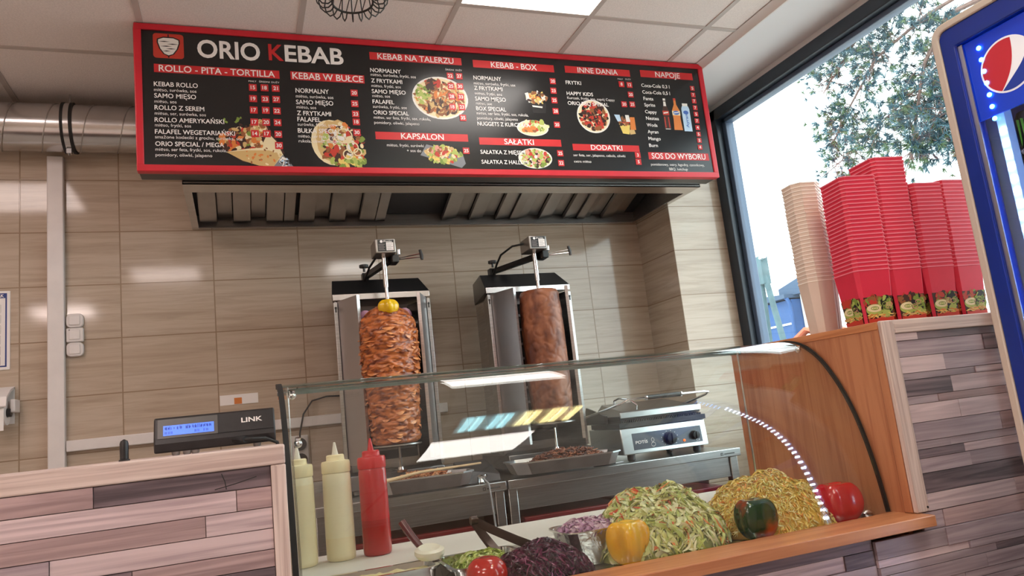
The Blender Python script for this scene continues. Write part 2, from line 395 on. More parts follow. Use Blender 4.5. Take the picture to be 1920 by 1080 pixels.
TXT=[["ORIO",-0.096,2.666,0.141,0.0724,2,0],["K",0.174,2.672,0.234,0.0679,2,1],["EBAB",0.238,2.671,0.477,0.0698,2,0],
 ["KEBAB ROLLO",-0.256,2.533,-0.099,0.0181,1,0],["mięso, surówka, sos",-0.256,2.512,-0.105,0.0129,0,0],["SAMO MIĘSO",-0.256,2.485,-0.107,0.018,1,0],
 ["mięso, sos",-0.256,2.464,-0.178,0.0128,0,0],["ROLLO Z SEREM",-0.256,2.436,-0.079,0.0179,1,0],["mięso, ser, surówka, sos",-0.256,2.415,-0.074,0.0127,0,0],
 ["ROLLO AMERYKAŃSKI",-0.257,2.386,-0.008,0.0177,1,0],["mięso, frytki, sos",-0.256,2.367,-0.129,0.0126,0,0],["FALAFEL WEGETARIAŃSKI",-0.257,2.338,0.03,0.0176,1,0],
 ["smażone kotleciki z grochu, surówka, sos",-0.257,2.319,0.057,0.0126,0,0],["ORIO SPECIAL / MEGA",-0.257,2.289,-0.012,0.0175,1,0],["mięso, ser feta, frytki, sos, rukola,",-0.257,2.269,-0.003,0.0125,0,0],
 ["pomidory, oliwki, jalapeno",-0.257,2.247,-0.057,0.0125,0,0],["MAŁY",0.091,2.57,0.121,0.0068,0,0],["ŚREDNI",0.131,2.57,0.172,0.0068,0,0],
 ["DUŻY",0.179,2.57,0.21,0.0068,0,0],["NORMALNY",0.272,2.534,0.406,0.0192,1,0],["mięso, surówka, sos",0.272,2.512,0.423,0.0137,0,0],
 ["SAMO MIĘSO",0.271,2.483,0.421,0.0191,1,0],["mięso, sos",0.272,2.464,0.35,0.0136,0,0],["Z FRYTKAMI",0.272,2.435,0.409,0.019,1,0],
 ["FALAFEL",0.272,2.408,0.366,0.019,1,0],["surówka, frytki, sos",0.272,2.389,0.417,0.0135,0,0],["BUŁKA SPECIAL",0.271,2.359,0.443,0.0189,1,0],
 ["mięso, ser feta, frytki, sos,",0.271,2.338,0.468,0.0134,0,0],["rukola, oliwki, jalapeno",0.272,2.317,0.444,0.0134,0,0],["NORMALNY",0.587,2.645,0.72,0.0179,1,0],
 ["mięso, surówka, frytki, sos",0.587,2.627,0.785,0.0131,0,0],["Z FRYTKAMI",0.587,2.597,0.722,0.0178,1,0],["mięso, frytki, sos",0.587,2.576,0.714,0.013,0,0],
 ["SAMO MIĘSO",0.586,2.548,0.733,0.0177,1,0],["mięso, sos",0.587,2.53,0.663,0.0129,0,0],["FALAFEL",0.586,2.501,0.679,0.0176,1,0],
 ["surówka, frytki, sos",0.586,2.481,0.732,0.0129,0,0],["ORIO SPECIAL",0.586,2.452,0.739,0.0175,1,0],["mięso, ser feta, frytki, sos, rukola,",0.586,2.432,0.833,0.0128,0,0],
 ["pomidory, oliwki, jalapeno",0.586,2.409,0.781,0.0127,0,0],["ŚREDNI",0.923,2.674,0.962,0.0074,0,0],["DUŻY",0.97,2.674,1.0,0.0075,0,0],
 ["mięso, frytki, surówki",0.632,2.309,0.792,0.0127,0,0],["+ sos do",0.716,2.286,0.778,0.0128,0,0],["NORMALNY",1.051,2.638,1.184,0.0188,1,0],
 ["mięso, surówka, frytki, sos",1.05,2.614,1.25,0.0137,0,0],["Z FRYTKAMI",1.049,2.588,1.185,0.0187,1,0],["mięso, frytki, sos",1.049,2.565,1.179,0.0136,0,0],
 ["SAMO MIĘSO",1.048,2.537,1.195,0.0186,1,0],["mięso, sos",1.049,2.517,1.125,0.0136,0,0],["BOX SPECIAL",1.048,2.49,1.191,0.0185,1,0],
 ["mięso, ser feta, frytki, sos, rukola,",1.048,2.47,1.298,0.0135,0,0],["pomidory, oliwki, jalapeno",1.048,2.447,1.243,0.0135,0,0],["NUGGETS Z KURCZAKA",1.047,2.418,1.3,0.0183,1,0],
 ["SAŁATKA Z MIĘSEM",1.047,2.285,1.26,0.018,1,0],["SAŁATKA Z HALLUMI",1.047,2.239,1.272,0.0179,1,0],["FRYTKI",1.509,2.642,1.59,0.0177,1,0],
 ["HAPPY KIDS",1.507,2.587,1.646,0.0176,1,0],["Kurczak, frytki, sos, napój Cappy",1.507,2.567,1.759,0.0125,0,0],["ORIO BBQ SPESIAL",1.506,2.538,1.722,0.0175,1,0],
 ["MAŁY",1.792,2.682,1.821,0.0065,0,0],["DUŻY",1.835,2.683,1.866,0.0065,0,0],["ser feta, ser, jalapeno, cebula, oliwki",1.501,2.283,1.774,0.0121,0,0],
 ["extra mięso",1.5,2.252,1.589,0.0121,0,0],["Coca-Cola 0,3 l",1.92,2.651,2.081,0.0171,1,0],["Coca-Cola 0,5 l",1.92,2.616,2.078,0.017,1,0],
 ["Fanta",1.921,2.582,1.977,0.017,1,0],["Sprite",1.921,2.549,1.982,0.0169,1,0],["Cappy",1.919,2.513,1.985,0.0168,1,0],
 ["Nestea",1.919,2.479,1.992,0.0168,1,0],["Woda",1.918,2.444,1.978,0.0167,1,0],["Ayran",1.917,2.409,1.978,0.0167,1,0],
 ["Mango",1.916,2.374,1.985,0.0166,1,0],["Burn",1.914,2.339,1.963,0.0165,1,0],["pomidorowy, ostry, łagodny, czosnkowy,",1.909,2.244,2.214,0.0126,0,0],
 ["BBQ, ketchup",2.008,2.221,2.113,0.0127,0,0]]
BAN=[[-0.254,2.591,0.212,2.626,"ROLLO - PITA - TORTILLA",-0.237,0.194],[0.256,2.59,0.559,2.627,"KEBAB W BUŁCE",0.263,0.553],[0.589,2.703,1.002,2.738,"KEBAB NA TALERZU",0.623,0.965],
 [0.587,2.34,0.996,2.374,"KAPSALON",0.696,0.885],[1.056,2.698,1.457,2.734,"KEBAB - BOX",1.142,1.369],[1.047,2.328,1.446,2.362,"SAŁATKI",1.165,1.309],
 [1.514,2.701,1.865,2.736,"INNE DANIA",1.58,1.797],[1.503,2.312,1.857,2.344,"DODATKI",1.597,1.764],[1.924,2.704,2.228,2.741,"NAPOJE",2.009,2.152],
 [1.903,2.275,2.249,2.312,"SOS DO WYBORU",1.92,2.229]]
TAGS=[[15,0.106,2.546],[18,0.151,2.547],[21,0.194,2.547],
 [19,0.105,2.498],[23,0.151,2.498],[27,0.194,2.499],
 [17,0.105,2.449],[19,0.151,2.45],[22,0.194,2.449],
 [17,0.105,2.398],[20,0.15,2.399],[24,0.194,2.399],
 [14,0.105,2.349],[17,0.15,2.35],[20,0.194,2.349],
 [30,0.194,2.301],[20,0.511,2.544],[25,0.51,2.495],
 [23,0.51,2.449],[18,0.511,2.414],[30,0.51,2.367],
 [22,0.942,2.648],[27,0.984,2.649],[25,0.941,2.599],
 [30,0.983,2.6],[28,0.94,2.55],[33,0.982,2.55],
 [18,0.939,2.501],[23,0.982,2.502],[35,0.982,2.451],
 [25,0.981,2.297],[20,1.442,2.652],[23,1.44,2.604],
 [25,1.438,2.556],[28,1.438,2.502],[20,1.436,2.435],
 [25,1.434,2.295],[22,1.433,2.248],[8,1.809,2.658],
 [12,1.853,2.657],[20,1.852,2.606],[20,1.808,2.554],
 [25,1.853,2.555],[3,1.843,2.295],[5,1.842,2.261],
 [5,2.215,2.659],[7,2.214,2.623],[7,2.214,2.59],
 [7,2.214,2.554],[5,2.213,2.52],[7,2.212,2.484],
 [4,2.21,2.448],[5,2.209,2.413],[5,2.208,2.38],
 [4,2.206,2.344]]
PICS=[["wrap",0.094,2.32,0.149,0.111],["bun",0.437,2.32,0.114,0.105],["plate",0.888,2.541,0.127,0.1],
 ["kaps",0.874,2.273,0.099,0.059],["box",1.345,2.545,0.058,0.057],["nug",1.313,2.415,0.078,0.039],
 ["salad",1.308,2.269,0.083,0.049],["bbq",1.634,2.485,0.087,0.084],["kids",1.795,2.454,0.062,0.054],
 ["cola",2.038,2.515,0.023,0.081],["fanta",2.098,2.516,0.029,0.084],["ayran",2.155,2.501,0.026,0.074],
 ["logo",-0.2,2.704,0.055,0.053]]

yt = MY - .0012
tmb = MB(); bigs = {}
for s, x, z, x1, h, k, c in TXT:
    if k == 2:
        b = MB(); text(b, s, (x, yt, z), UX, VX, h, x1 - x, 2)
        b.buildraw('shop_name_lettering', PRINTR if c else PRINTW, menu)
    else:
        text(tmb, s, (x, yt, z), UX, VX, h, x1 - x, 1 if k else 0)
tmb.buildraw('menu_lettering', PRINTW, menu)
for x0, z0, x1, z1, s, tx0, tx1 in BAN:
    b = MB(); b.box(x0, x1, MY - .0006, MY + .0004, z0, z1)
    o = b.build('heading_banner', PRINTR, menu, 0)
    b = MB(); text(b, s, (tx0, yt, z0 + .005), UX, VX, (z1 - z0) * .74, tx1 - tx0, 1)
    b.buildraw('heading_lettering', PRINTW, o)
for n, x, z in TAGS:
    b = MB(); s = .0148 if x < 2.1 else .0125
    b.box(x - s, x + s, MY - .0022, MY - .0012, z - s, z + s, 0)
    text(b, str(n), (x, MY - .0028, z - .0075), UX, VX, .015, None, 2, 1, 'C')
    b.buildraw('price_tag', [PRINTR, PRINTW], menu)
# printed dishes: flat many-coloured prints lying in the panel
PAL = {'white': mat('print_white', rgb(236, 232, 226), .5), 'green': mat('print_green', rgb(126, 150, 60), .5), 'lime': mat('print_lime', rgb(176, 190, 96), .5),
       'brown': mat('print_brown', rgb(150, 92, 50), .5), 'dark': mat('print_dark', rgb(66, 36, 26), .5), 'tan': mat('print_tan', rgb(212, 178, 118), .5),
       'red': mat('print_tomato', rgb(198, 58, 42), .5), 'cream': mat('print_cream', rgb(238, 222, 180), .5), 'orange': mat('print_orange', rgb(222, 130, 60), .5),
       'grey': mat('print_grey', rgb(130, 134, 140), .5), 'black': mat('print_black', rgb(22, 18, 18), .5), 'blue': mat('print_blue', rgb(70, 110, 190), .5),
       'yellow': mat('print_yellow', rgb(232, 206, 110), .5), 'sky': mat('print_sky', rgb(190, 216, 240), .5), 'pink': mat('print_pink', rgb(226, 158, 140), .5)}
PN = list(PAL); PM = [PAL[k] for k in PN]; PI_ = {k: i for i, k in enumerate(PN)}
class Pic:
    """flat print in a vertical plane: u right, v up, layers rise by hairlines"""
    def __init__(s, org, ux, vx, nx): s.mb = MB(); s.o = Vector(org); s.u = Vector(ux); s.v = Vector(vx); s.n = Vector(nx); s.k = 0; s.step = .000012
    def shape(s, pts, c):
        s.k += 1; d = s.n * (s.k * s.step)
        s.mb.add([s.o + s.u * x + s.v * y + d for x, y in pts], [tuple(range(len(pts)))], PI_[c])
    def ell(s, x, y, rx, ry, c, rot=0, n=18, a0=0, a1=2 * PI, jag=0, rng=None):
        pts = []
        for i in range(n):
            a = a0 + (a1 - a0) * i / n; q = 1 + (rng.uniform(-jag, jag) if rng else 0)
            px, py = rx * q * math.cos(a), ry * q * math.sin(a)
            pts.append((x + px * math.cos(rot) - py * math.sin(rot), y + px * math.sin(rot) + py * math.cos(rot)))
        s.shape(pts, c)
    def bits(s, rng, n, x, y, rx, ry, r, cols, long=1.6):
        for _ in range(n):
            a = rng.uniform(0, 2 * PI); q = math.sqrt(rng.random()); e = rng.uniform(.5, 1.2)
            s.ell(x + rx * q * math.cos(a), y + ry * q * math.sin(a), r * e * long, r * e, rng.choice(cols), rng.uniform(0, PI), 7, jag=.25, rng=rng)
    def ring(s, x, y, r, wd, c, n=20, ry=None):
        ry = ry or r
        for i in range(n):
            a, b2 = 2 * PI * i / n, 2 * PI * (i + 1) / n
            s.shape([(x + r * math.cos(a), y + ry * math.sin(a)), (x + r * math.cos(b2), y + ry * math.sin(b2)), (x + (r - wd) * math.cos(b2), y + (ry - wd) * math.sin(b2)), (x + (r - wd) * math.cos(a), y + (ry - wd) * math.sin(a))], c)
rng = random.Random(4)
names = {'wrap': 'wrap_picture', 'bun': 'bun_picture', 'plate': 'plate_picture', 'kaps': 'dish_picture', 'box': 'box_picture', 'nug': 'nugget_picture', 'salad': 'salad_picture',
         'bbq': 'meat_plate_picture', 'kids': 'kids_meal_picture', 'cola': 'cola_bottle_picture', 'fanta': 'orange_bottle_picture', 'ayran': 'yoghurt_bottle_picture', 'logo': 'logo_emblem'}
for k, x, z, rx, rz in PICS:
    P = Pic((x, MY - .0001, z), UX, VX, (0, -1, 0)); P.step = .000005
    if k == 'wrap':
        P.bits(rng, 22, -.06, .06, .05, .05, .006, ['green', 'dark'], 1.2)
        P.shape([(-.12, -.03), (.0, .06), (.06, .07), (.1, -.01), (.12, -.05), (.05, -.1), (-.04, -.09)], 'dark')
        P.bits(rng, 120, -.03, 0, .085, .055, .009, ['brown', 'dark', 'orange', 'cream', 'green', 'red', 'tan', 'dark'])
        P.bits(rng, 26, .02, .05, .03, .03, .010, ['cream', 'tan', 'brown', 'cream'], 1.4); P.ring(.03, .045, .030, .003, 'pink')
        P.shape([(-.1, -.05), (-.02, -.035), (.03, -.03), (.06, .035), (.09, .0), (.115, -.06), (.075, -.108), (.02, -.105), (-.04, -.085)], 'cream')
        P.shape([(-.1, -.05), (-.02, -.042), (.06, -.04), (.11, -.055), (.075, -.108), (.02, -.105), (-.04, -.085)], 'tan')
        P.bits(rng, 26, .03, -.06, .07, .04, .004, ['brown', 'orange', 'cream'])
        P.shape([(.075, -.108), (.112, -.058), (.135, -.085), (.155, -.112)], 'grey'); P.bits(rng, 40, .118, -.09, .022, .02, .004, ['white', 'grey', 'black', 'sky'])
    elif k == 'bun':
        P.ell(-.03, 0, .085, .1, 'cream', .2, 22); P.ell(-.02, .01, .08, .09, 'tan', .2, 22, jag=.1, rng=rng)
        P.bits(rng, 150, .015, -.01, .085, .09, .010, ['lime', 'green', 'cream', 'red', 'brown', 'dark', 'tan', 'orange', 'white'])
        P.bits(rng, 30, -.01, -.05, .05, .03, .012, ['dark', 'brown', 'red'])
        P.bits(rng, 30, .03, -.085, .07, .02, .009, ['lime', 'green', 'yellow'])
        for q in ((.02, .03, .034), (.05, -.02, .026), (.03, -.05, .022), (.07, -.04, .018)): P.ring(q[0], q[1], q[2], .005, 'cream')
    elif k in ('plate', 'nug', 'salad', 'bbq'):
        P.ell(0, 0, rx, rz, 'white', 0, 36); P.ell(0, 0, rx * .93, rz * .92, 'cream', 0, 36)
        cols = {'plate': ['brown', 'brown', 'tan', 'orange', 'tan', 'brown', 'dark'], 'nug': ['orange', 'red', 'brown', 'orange', 'tan'], 'salad': ['green', 'lime', 'red', 'dark', 'pink', 'lime', 'white'], 'bbq': ['dark', 'red', 'dark', 'brown', 'black', 'red']}[k]
        if k == 'nug':
            P.bits(rng, 30, .02, .012, rx * .75, rz * .6, .008, ['lime', 'green', 'red', 'cream'])
            for i in range(9): P.ell(-.045 + .013 * (i % 5) + .012 * (i // 5), -.012 + .012 * (i // 5), .011, .010, rng.choice(['orange', 'brown', 'orange']), 0, 12)
        else:
            P.bits(rng, 170, 0, 0, rx * .82, rz * .8, .0085 if k != 'plate' else .009, cols, 2.0 if k == 'plate' else 1.4)
        if k == 'plate':
            P.bits(rng, 50, -.078, .02, .028, .05, .008, ['lime', 'green', 'lime', 'cream'], 1.6); P.bits(rng, 30, -.02, .06, .05, .025, .009, ['red', 'dark', 'brown'])
            P.bits(rng, 60, .04, .01, .05, .06, .005, ['tan', 'brown', 'tan', 'cream', 'orange'], 4); P.bits(rng, 40, -.005, -.04, .06, .03, .006, ['brown', 'dark', 'tan'], 3)
    elif k == 'kaps':
        P.shape([(-.1, .0), (.08, -.055), (.1, -.035), (.09, .01), (-.07, .05)], 'grey')
        P.bits(rng, 130, .0, .005, .085, .035, .008, ['lime', 'green', 'cream', 'red', 'tan', 'lime', 'yellow'])
        P.bits(rng, 20, -.01, .02, .05, .02, .008, ['red', 'pink', 'brown'])
    elif k == 'box':
        P.shape([(-.035, -.005), (.05, -.005), (.042, -.055), (-.02, -.055)], 'black'); P.bits(rng, 60, .005, .02, .05, .028, .007, ['tan', 'brown', 'orange', 'yellow', 'dark', 'white'], 2)
        P.shape([(-.052, .04), (-.035, .045), (-.03, .015), (-.045, .012)], 'white'); P.shape([(-.022, -.018), (.03, -.022), (.028, -.03), (-.02, -.026)], 'white')
    elif k == 'kids':
        P.shape([(-.03, .0), (.03, -.005), (.02, -.054), (-.015, -.05)], 'yellow'); P.bits(rng, 40, 0, .012, .03, .02, .007, ['dark', 'brown', 'red', 'tan'])
        P.shape([(-.05, .045), (-.02, .045), (-.015, .012), (-.035, .01)], 'sky'); P.shape([(.01, .045), (.03, .045), (.035, .01), (.012, .01)], 'white'); P.shape([(.035, .035), (.06, .035), (.06, -.03), (.03, -.03)], 'orange'); P.shape([(.02, -.03), (.05, -.03), (.055, -.05), (.025, -.055)], 'tan')
    elif k in ('cola', 'fanta'):
        c1, c2 = ('dark', 'red') if k == 'cola' else ('orange', 'orange')
        P.shape([(-.006, rz), (.006, rz), (.007, rz * .6), (rx * .8, rz * .2), (rx * .7, -rz * .3), (rx * .85, -rz), (-rx * .85, -rz), (-rx * .7, -rz * .3), (-rx * .8, rz * .2), (-.007, rz * .6)], c1)
        P.shape([(-.007, rz), (.007, rz), (.007, rz * .86), (-.007, rz * .86)], 'white' if k == 'cola' else 'red')
        P.shape([(-rx * .8, rz * .2), (rx * .8, rz * .2), (rx * .78, -rz * .08), (-rx * .78, -rz * .08)], 'red' if k == 'cola' else 'cream')
        if k == 'cola':
            P.shape([(-.006, rz * .8), (.006, rz * .8), (.008, rz * .5), (-.008, rz * .5)], 'white'); P.shape([(-rx * .6, rz * .08), (rx * .6, rz * .14), (rx * .6, rz * .06), (-rx * .6, 0)], 'white')
            P.shape([(-rx * .6, -rz * .2), (-rx * .35, -rz * .2), (-rx * .35, -rz * .9), (-rx * .6, -rz * .9)], 'red'); P.shape([(rx * .35, -rz * .2), (rx * .6, -rz * .2), (rx * .6, -rz * .9), (rx * .35, -rz * .9)], 'red')
            P.shape([(-rx * .6, -rz), (rx * .6, -rz), (rx * .6, -rz * .96), (-rx * .6, -rz * .96)], 'white')
        else:
            P.ell(0, rz * .08, rx * .62, rz * .13, 'blue', 0, 14); P.shape([(-rx * .5, rz * .04), (rx * .5, rz * .08), (rx * .5, rz * .14), (-rx * .5, rz * .1)], 'white')
    elif k == 'ayran':
        P.shape([(-rx * .7, rz * .8), (rx * .7, rz * .8), (rx * .9, rz * .6), (rx * .9, -rz), (-rx * .9, -rz), (-rx * .9, rz * .6)], 'sky'); P.shape([(-rx * .6, rz), (rx * .6, rz), (rx * .6, rz * .8), (-rx * .6, rz * .8)], 'white')
        P.ell(0, rz * .35, rx * .6, rz * .14, 'blue', 0, 12)
        text(P.mb, 'Ayran', P.o + Vector((.007, -.0008, -.055)), (0, 0, 1), (-1, 0, 0), .015, .072, 1, PI_['blue'])
    elif k == 'logo':
        r = .012; pts = []
        for cx, cz, a0 in ((.043, .04, 0), (-.043, .04, PI / 2), (-.043, -.04, PI), (.043, -.04, 1.5 * PI)):
            for i in range(6): a = a0 + PI / 2 * i / 5; pts.append((cx + r * math.cos(a), cz + r * math.sin(a)))
        P.shape(pts, 'red'); 
        def keb(g, c):
            P.shape([(-.036 - g, .026 + g * .6), (-.018, .034 + g), (.018, .034 + g), (.036 + g, .026 + g * .6), (.037 + g, .014), (.029 + g, -.012), (.015 + g * .8, -.033 - g * .4), (0, -.039 - g), (-.015 - g * .8, -.033 - g * .4), (-.029 - g, -.012), (-.037 - g, .014)], c)
        P.shape([(-.0022, .05), (.0022, .05), (.0022, -.05), (-.0022, -.05)], 'black'); keb(.005, 'black'); keb(0, 'white')
        for (xa, xb2, z0) in ((-.036, .006, .018), (-.006, .036, .008), (-.03, .014, -.002), (-.01, .028, -.012), (-.022, .008, -.022)):
            P.shape([(xa, z0), ((xa + xb2) / 2, z0 + .003), (xb2, z0 + .001), ((xa + xb2) / 2, z0 - .0015)], 'black')
    P.mb.buildraw(names[k], PM, menu)

# ------------------------------------------------------------------ extractor hood
hood = thing('extractor_hood', 'wide stainless steel extractor hood with slatted filters below the menu board', 'extractor hood', (1.04, 3.4, 2.18))
HX0, HX1, HY0, HY1, HZ = -0.175, 2.256, 3.065, 3.748, 2.18
HS = mat('hood_steel', (0.42, 0.40, 0.39), 0.33, 1.0, var=.1, scale=5, stretch=(1, 20, 20))
b = MB()
# sheet-metal shell: four sides and a lid
b.hexa([(HX0, HY0, HZ + .045), (HX1, HY0, HZ + .045), (HX1, HY0 + .004, HZ + .045), (HX0, HY0 + .004, HZ + .045)],
       [(HX0, HY0 + .17, HZ + .40), (HX1, HY0 + .17, HZ + .40), (HX1, HY0 + .174, HZ + .40), (HX0, HY0 + .174, HZ + .40)])
for x in (HX0, HX1 - .004):
    b.prism([(HY0, HZ), (HY1, HZ), (HY1, HZ + .40), (HY0 + .17, HZ + .40), (HY0, HZ + .045)], 'X', x, x + .004)
b.box(HX0, HX1, HY0 + .17, HY1, HZ + .398, HZ + .402); b.box(HX0, HX1, HY1 - .004, HY1, HZ, HZ + .40)
b.build('hood_shell', HS, hood, 20)
b = MB()
b.box(HX0, HX1, HY0, HY0 + .004, HZ - .004, HZ + .05); b.box(HX0, HX1, HY0, HY0 + .105, HZ - .004, HZ); b.box(HX0, HX1, HY1 - .03, HY1, HZ - .004, HZ)
b.box(HX0, HX0 + .03, HY0 + .1, HY1 - .02, HZ - .0036, HZ - .0004); b.box(HX1 - .03, HX1, HY0 + .1, HY1 - .02, HZ - .0036, HZ - .0004)
b.box(HX0 + .03, HX1 - .03, HY0 + .101, HY0 + .105, HZ, HZ + .03)
sub(b.build('rim', mat('hood_rim_steel', (0.58, 0.56, 0.55), 0.25, 1.0, var=.08, scale=5, stretch=(1, 20, 20)), hood, 20), 'bright folded steel rim')
HD = mat('hood_inside', (0.10, 0.10, 0.11), 0.45, 0.8)
def fz(y): return HZ + 0.02 + 0.34 * (3.72 - y)          # filter plane falls towards the wall
b = MB(); b.hexa([(HX0 + .01, 3.2, fz(3.2) + .05), (HX1 - .01, 3.2, fz(3.2) + .05), (HX1 - .01, 3.735, fz(3.735) + .05), (HX0 + .01, 3.735, fz(3.735) + .05)],
                 [(HX0 + .01, 3.2, fz(3.2) + .055), (HX1 - .01, 3.2, fz(3.2) + .055), (HX1 - .01, 3.735, fz(3.735) + .055), (HX0 + .01, 3.735, fz(3.735) + .055)])
b.build('filter_backing', HD, hood, 0)
SL = mat('filter_slat_steel', (0.50, 0.48, 0.47), 0.32, 1.0, var=.1, scale=6)
def slat(xa, wd, dz, tilt=0.0):
    m = MB(); ya, yb = 3.22, 3.715
    za, zb = fz(ya) + dz, fz(yb) + dz
    m.hexa([(xa, ya, za), (xa + wd, ya, za + tilt), (xa + wd, yb, zb + tilt), (xa, yb, zb)], [(xa, ya, za + .003), (xa + wd, ya, za + .003 + tilt), (xa + wd, yb, zb + .003 + tilt), (xa, yb, zb + .003)])
    m.box(xa, xa + .0025, ya, ya + .001, za, za + .001)
    for q in (xa, xa + wd - .002):
        t = tilt if q != xa else 0
        m.hexa([(q, ya, za + t), (q + .002, ya, za + t), (q + .002, yb, zb + t), (q, yb, zb + t)], [(q, ya, za + .024 + t), (q + .002, ya, za + .024 + t), (q + .002, yb, zb + .024 + t), (q, yb, zb + .024 + t)])
    m.build('filter_slat', SL, hood, 0)
for x0 in (-0.14, 0.315, 1.06, 1.47, 1.865):
    for i in range(3 if x0 != 1.865 else 2):
        slat(x0 + i * .152, .078, 0, 0.012 if x0 > 1 else 0)
        if i < 2: slat(x0 + i * .152 + .082, .066, .026)
    if x0 != 1.865:
        slat(x0 + .386, .05, 0)

# ------------------------------------------------------------------ ventilation duct along the wall
DUCT = mat('galvanised_sheet', (0.56, 0.56, 0.56), 0.20, 1.0, var=.12, scale=4)
duct = thing('ventilation_duct', 'round spiral-seam metal air duct under the ceiling, left of the menu board', 'air duct', (-1.5, 3.635, 2.63))
b = MB(); DR = .107
pts = [(-3.19, -.0)]
vs = []; b.lathe([(DR, -3.19), (DR, -.10)], (0, 3.635, 2.630), 48, 0, 'X'); b.build('pipe', DUCT, duct)
b = MB(); P = []
pitch = .152
n = int(3.05 / pitch * 24)
for i in range(n):
    a = 2 * PI * i / 24; P.append((-3.17 + pitch * i / 24, 3.635 - (DR + .0005) * math.cos(a), 2.630 + (DR + .0005) * math.sin(a)))
b.tube(P, .003, 5); b.build('spiral_seam', mat('seam_sheet', (.42, .40, .38), .35, 1), duct)
b = MB()
for x in (-.682, -.648):
    b.lathe([(DR + .001, -.006), (DR + .009, -.006), (DR + .009, .006), (DR + .001, .006)], (x, 3.635, 2.630), 40, 0, 'X', False, False)
cl = b.build('clamp_lining', RUBBER, duct)
b = MB(); b.lathe([(DR + .003, -.013), (DR + .007, -.013), (DR + .007, .013), (DR + .003, .013)], (-.665, 3.635, 2.630), 40, 0, 'X', False, False)
b.box(-.675, -.655, 3.60, 3.625, 2.50, 2.522); b.tube([(-.665, 3.61, 2.49), (-.665, 3.61, 2.53)], .005, 8)
b.tube([(-.665, 3.635, 2.735), (-.665, 3.635, CEIL)], .004, 6)
b.build('clamp', DUCT, duct)

# ------------------------------------------------------------------ back wall fittings
b = MB(); b.prism([(BACK - .001, -.777), (BACK - .03, -.777), (BACK - .035, -.772), (BACK - .035, -.716), (BACK - .03, -.711), (BACK - .001, -.711)], 'Z', .3, 2.55) if False else b.box(-.777, -.711, BACK - .035, BACK - .0005, .3, 2.53)
tag(b.build('cable_trunking', WHITEP, None, bevel=.004), 'tall white vertical cable trunking on the tiled wall', 'cable trunking')
b = MB(); b.box(-.709, 1.0, BACK - .03, BACK - .0005, 1.187, 1.235)
tag(b.build('cable_trunking', WHITEP, None, bevel=.004), 'long white horizontal cable trunking low on the tiled wall', 'cable trunking')
for z, lb, kind in ((1.762, 'rounded white wall switch, topmost of the three', 0), (1.697, 'square-edged white wall switch, middle of the three', 1), (1.632, 'rounded white wall switch, lowest of the three', 0)):
    t = thing('light_switch', lb, 'light switch', (-.673, BACK, z), 'white switches in a column beside the trunking')
    r_ = .020 if not kind else .006; P_ = []
    for cx, cz, a0 in ((1, 1, 0), (-1, 1, PI / 2), (-1, -1, PI), (1, -1, 1.5 * PI)):
        for i in range(7): a = a0 + PI / 2 * i / 6; P_.append((-.673 + cx * (.034 - r_) + r_ * math.cos(a), z + cz * (.0315 - r_) + r_ * math.sin(a)))
    b = MB(); b.prism(P_, 'Y', BACK - .022, BACK - .0005)
    b.build('switch_plate', WHITEP, t, bevel=.004)
    b = MB(); b.box(-.695, -.652, BACK - .027, BACK - .0225, z - .021, z + .021); k = b.build('rocker', WHITEP, t, bevel=.002 if kind else .002)
    if kind:
        b = MB(); b.lathe([(.003, 0), (.003, .001)], (-.694, BACK - .0225, z + .022), 10, 0, 'Y'); b.build('indicator_hole', BLACK, t)
# hygiene poster
po = thing('poster', 'white instruction poster with blue border at the far left', 'poster', (-1.08, BACK, 1.57))
b = MB(); b.box(-1.24, -.923, BACK - .004, BACK - .0005, 1.565, 1.912); b.build('paper', PRINTW, po, 0)
BLU = mat('blue_print', rgb(34, 60, 130), .5)
b = MB(); y = BACK - .0046
for (xa, xb2, za, zb) in ((-1.232, -.935, 1.88, 1.902), (-1.232, -.935, 1.577, 1.583), (-.941, -.935, 1.58, 1.88), (-1.232, -1.226, 1.58, 1.88)): b.box(xa, xb2, y, y + .0005, za, zb)
b.build('border', BLU, po, 0)
b = MB(); text(b, 'AK', (-.972, y - .0006, 1.884), UX, VX, .013, .026, 2); b.buildraw('lettering', PRINTW, po)
b = MB(); rr = random.Random(2)
for i in range(6):
    z = 1.85 - i * .046
    b.tube([(-.99, y, z), (-.958, y, z), (-.958, y, z - .034), (-.99, y, z - .034)], .0006, 4, 0, True)
    b.tube([(-.985, y, z - .01), (-.972, y, z - .004), (-.963, y, z - .02), (-.980, y, z - .028)], .0006, 4)
b.build('line_drawings', PRINTG, po, 0)
# paper roll dispenser
d = thing('paper_dispenser', 'white paper roll holder on the wall below the poster', 'paper dispenser', (-.98, BACK, 1.38))
b = MB(); b.prism([(BACK - .001, 1.49), (BACK - .06, 1.475), (BACK - .12, 1.44), (BACK - .135, 1.40), (BACK - .13, 1.395), (BACK - .115, 1.433), (BACK - .055, 1.465), (BACK - .001, 1.48)], 'X', -1.08, -.905)
b.box(-1.07, -.905, BACK - .012, BACK - .0005, 1.33, 1.485); b.build('cover', WHITEP, d)
b = MB(); b.box(-.904, -.885, BACK - .08, BACK - .0005, 1.375, 1.43); b.build('bracket', WHITEP, d, bevel=.004)
b = MB(); b.lathe([(.02, -.985), (.052, -.985), (.052, -.915), (.02, -.915)], (0, BACK - .07, 1.375), 28, 0, 'X', False, False); b.box(-.985, -.915, BACK - .123, BACK - .1215, 1.30, 1.375)
b.build('paper_roll', PRINTW, d)
b = MB(); b.lathe([(.018, -1.0), (.018, -.90)], (0, BACK - .07, 1.375), 16, 0, 'X'); b.build('roll_core', BLACK, d)
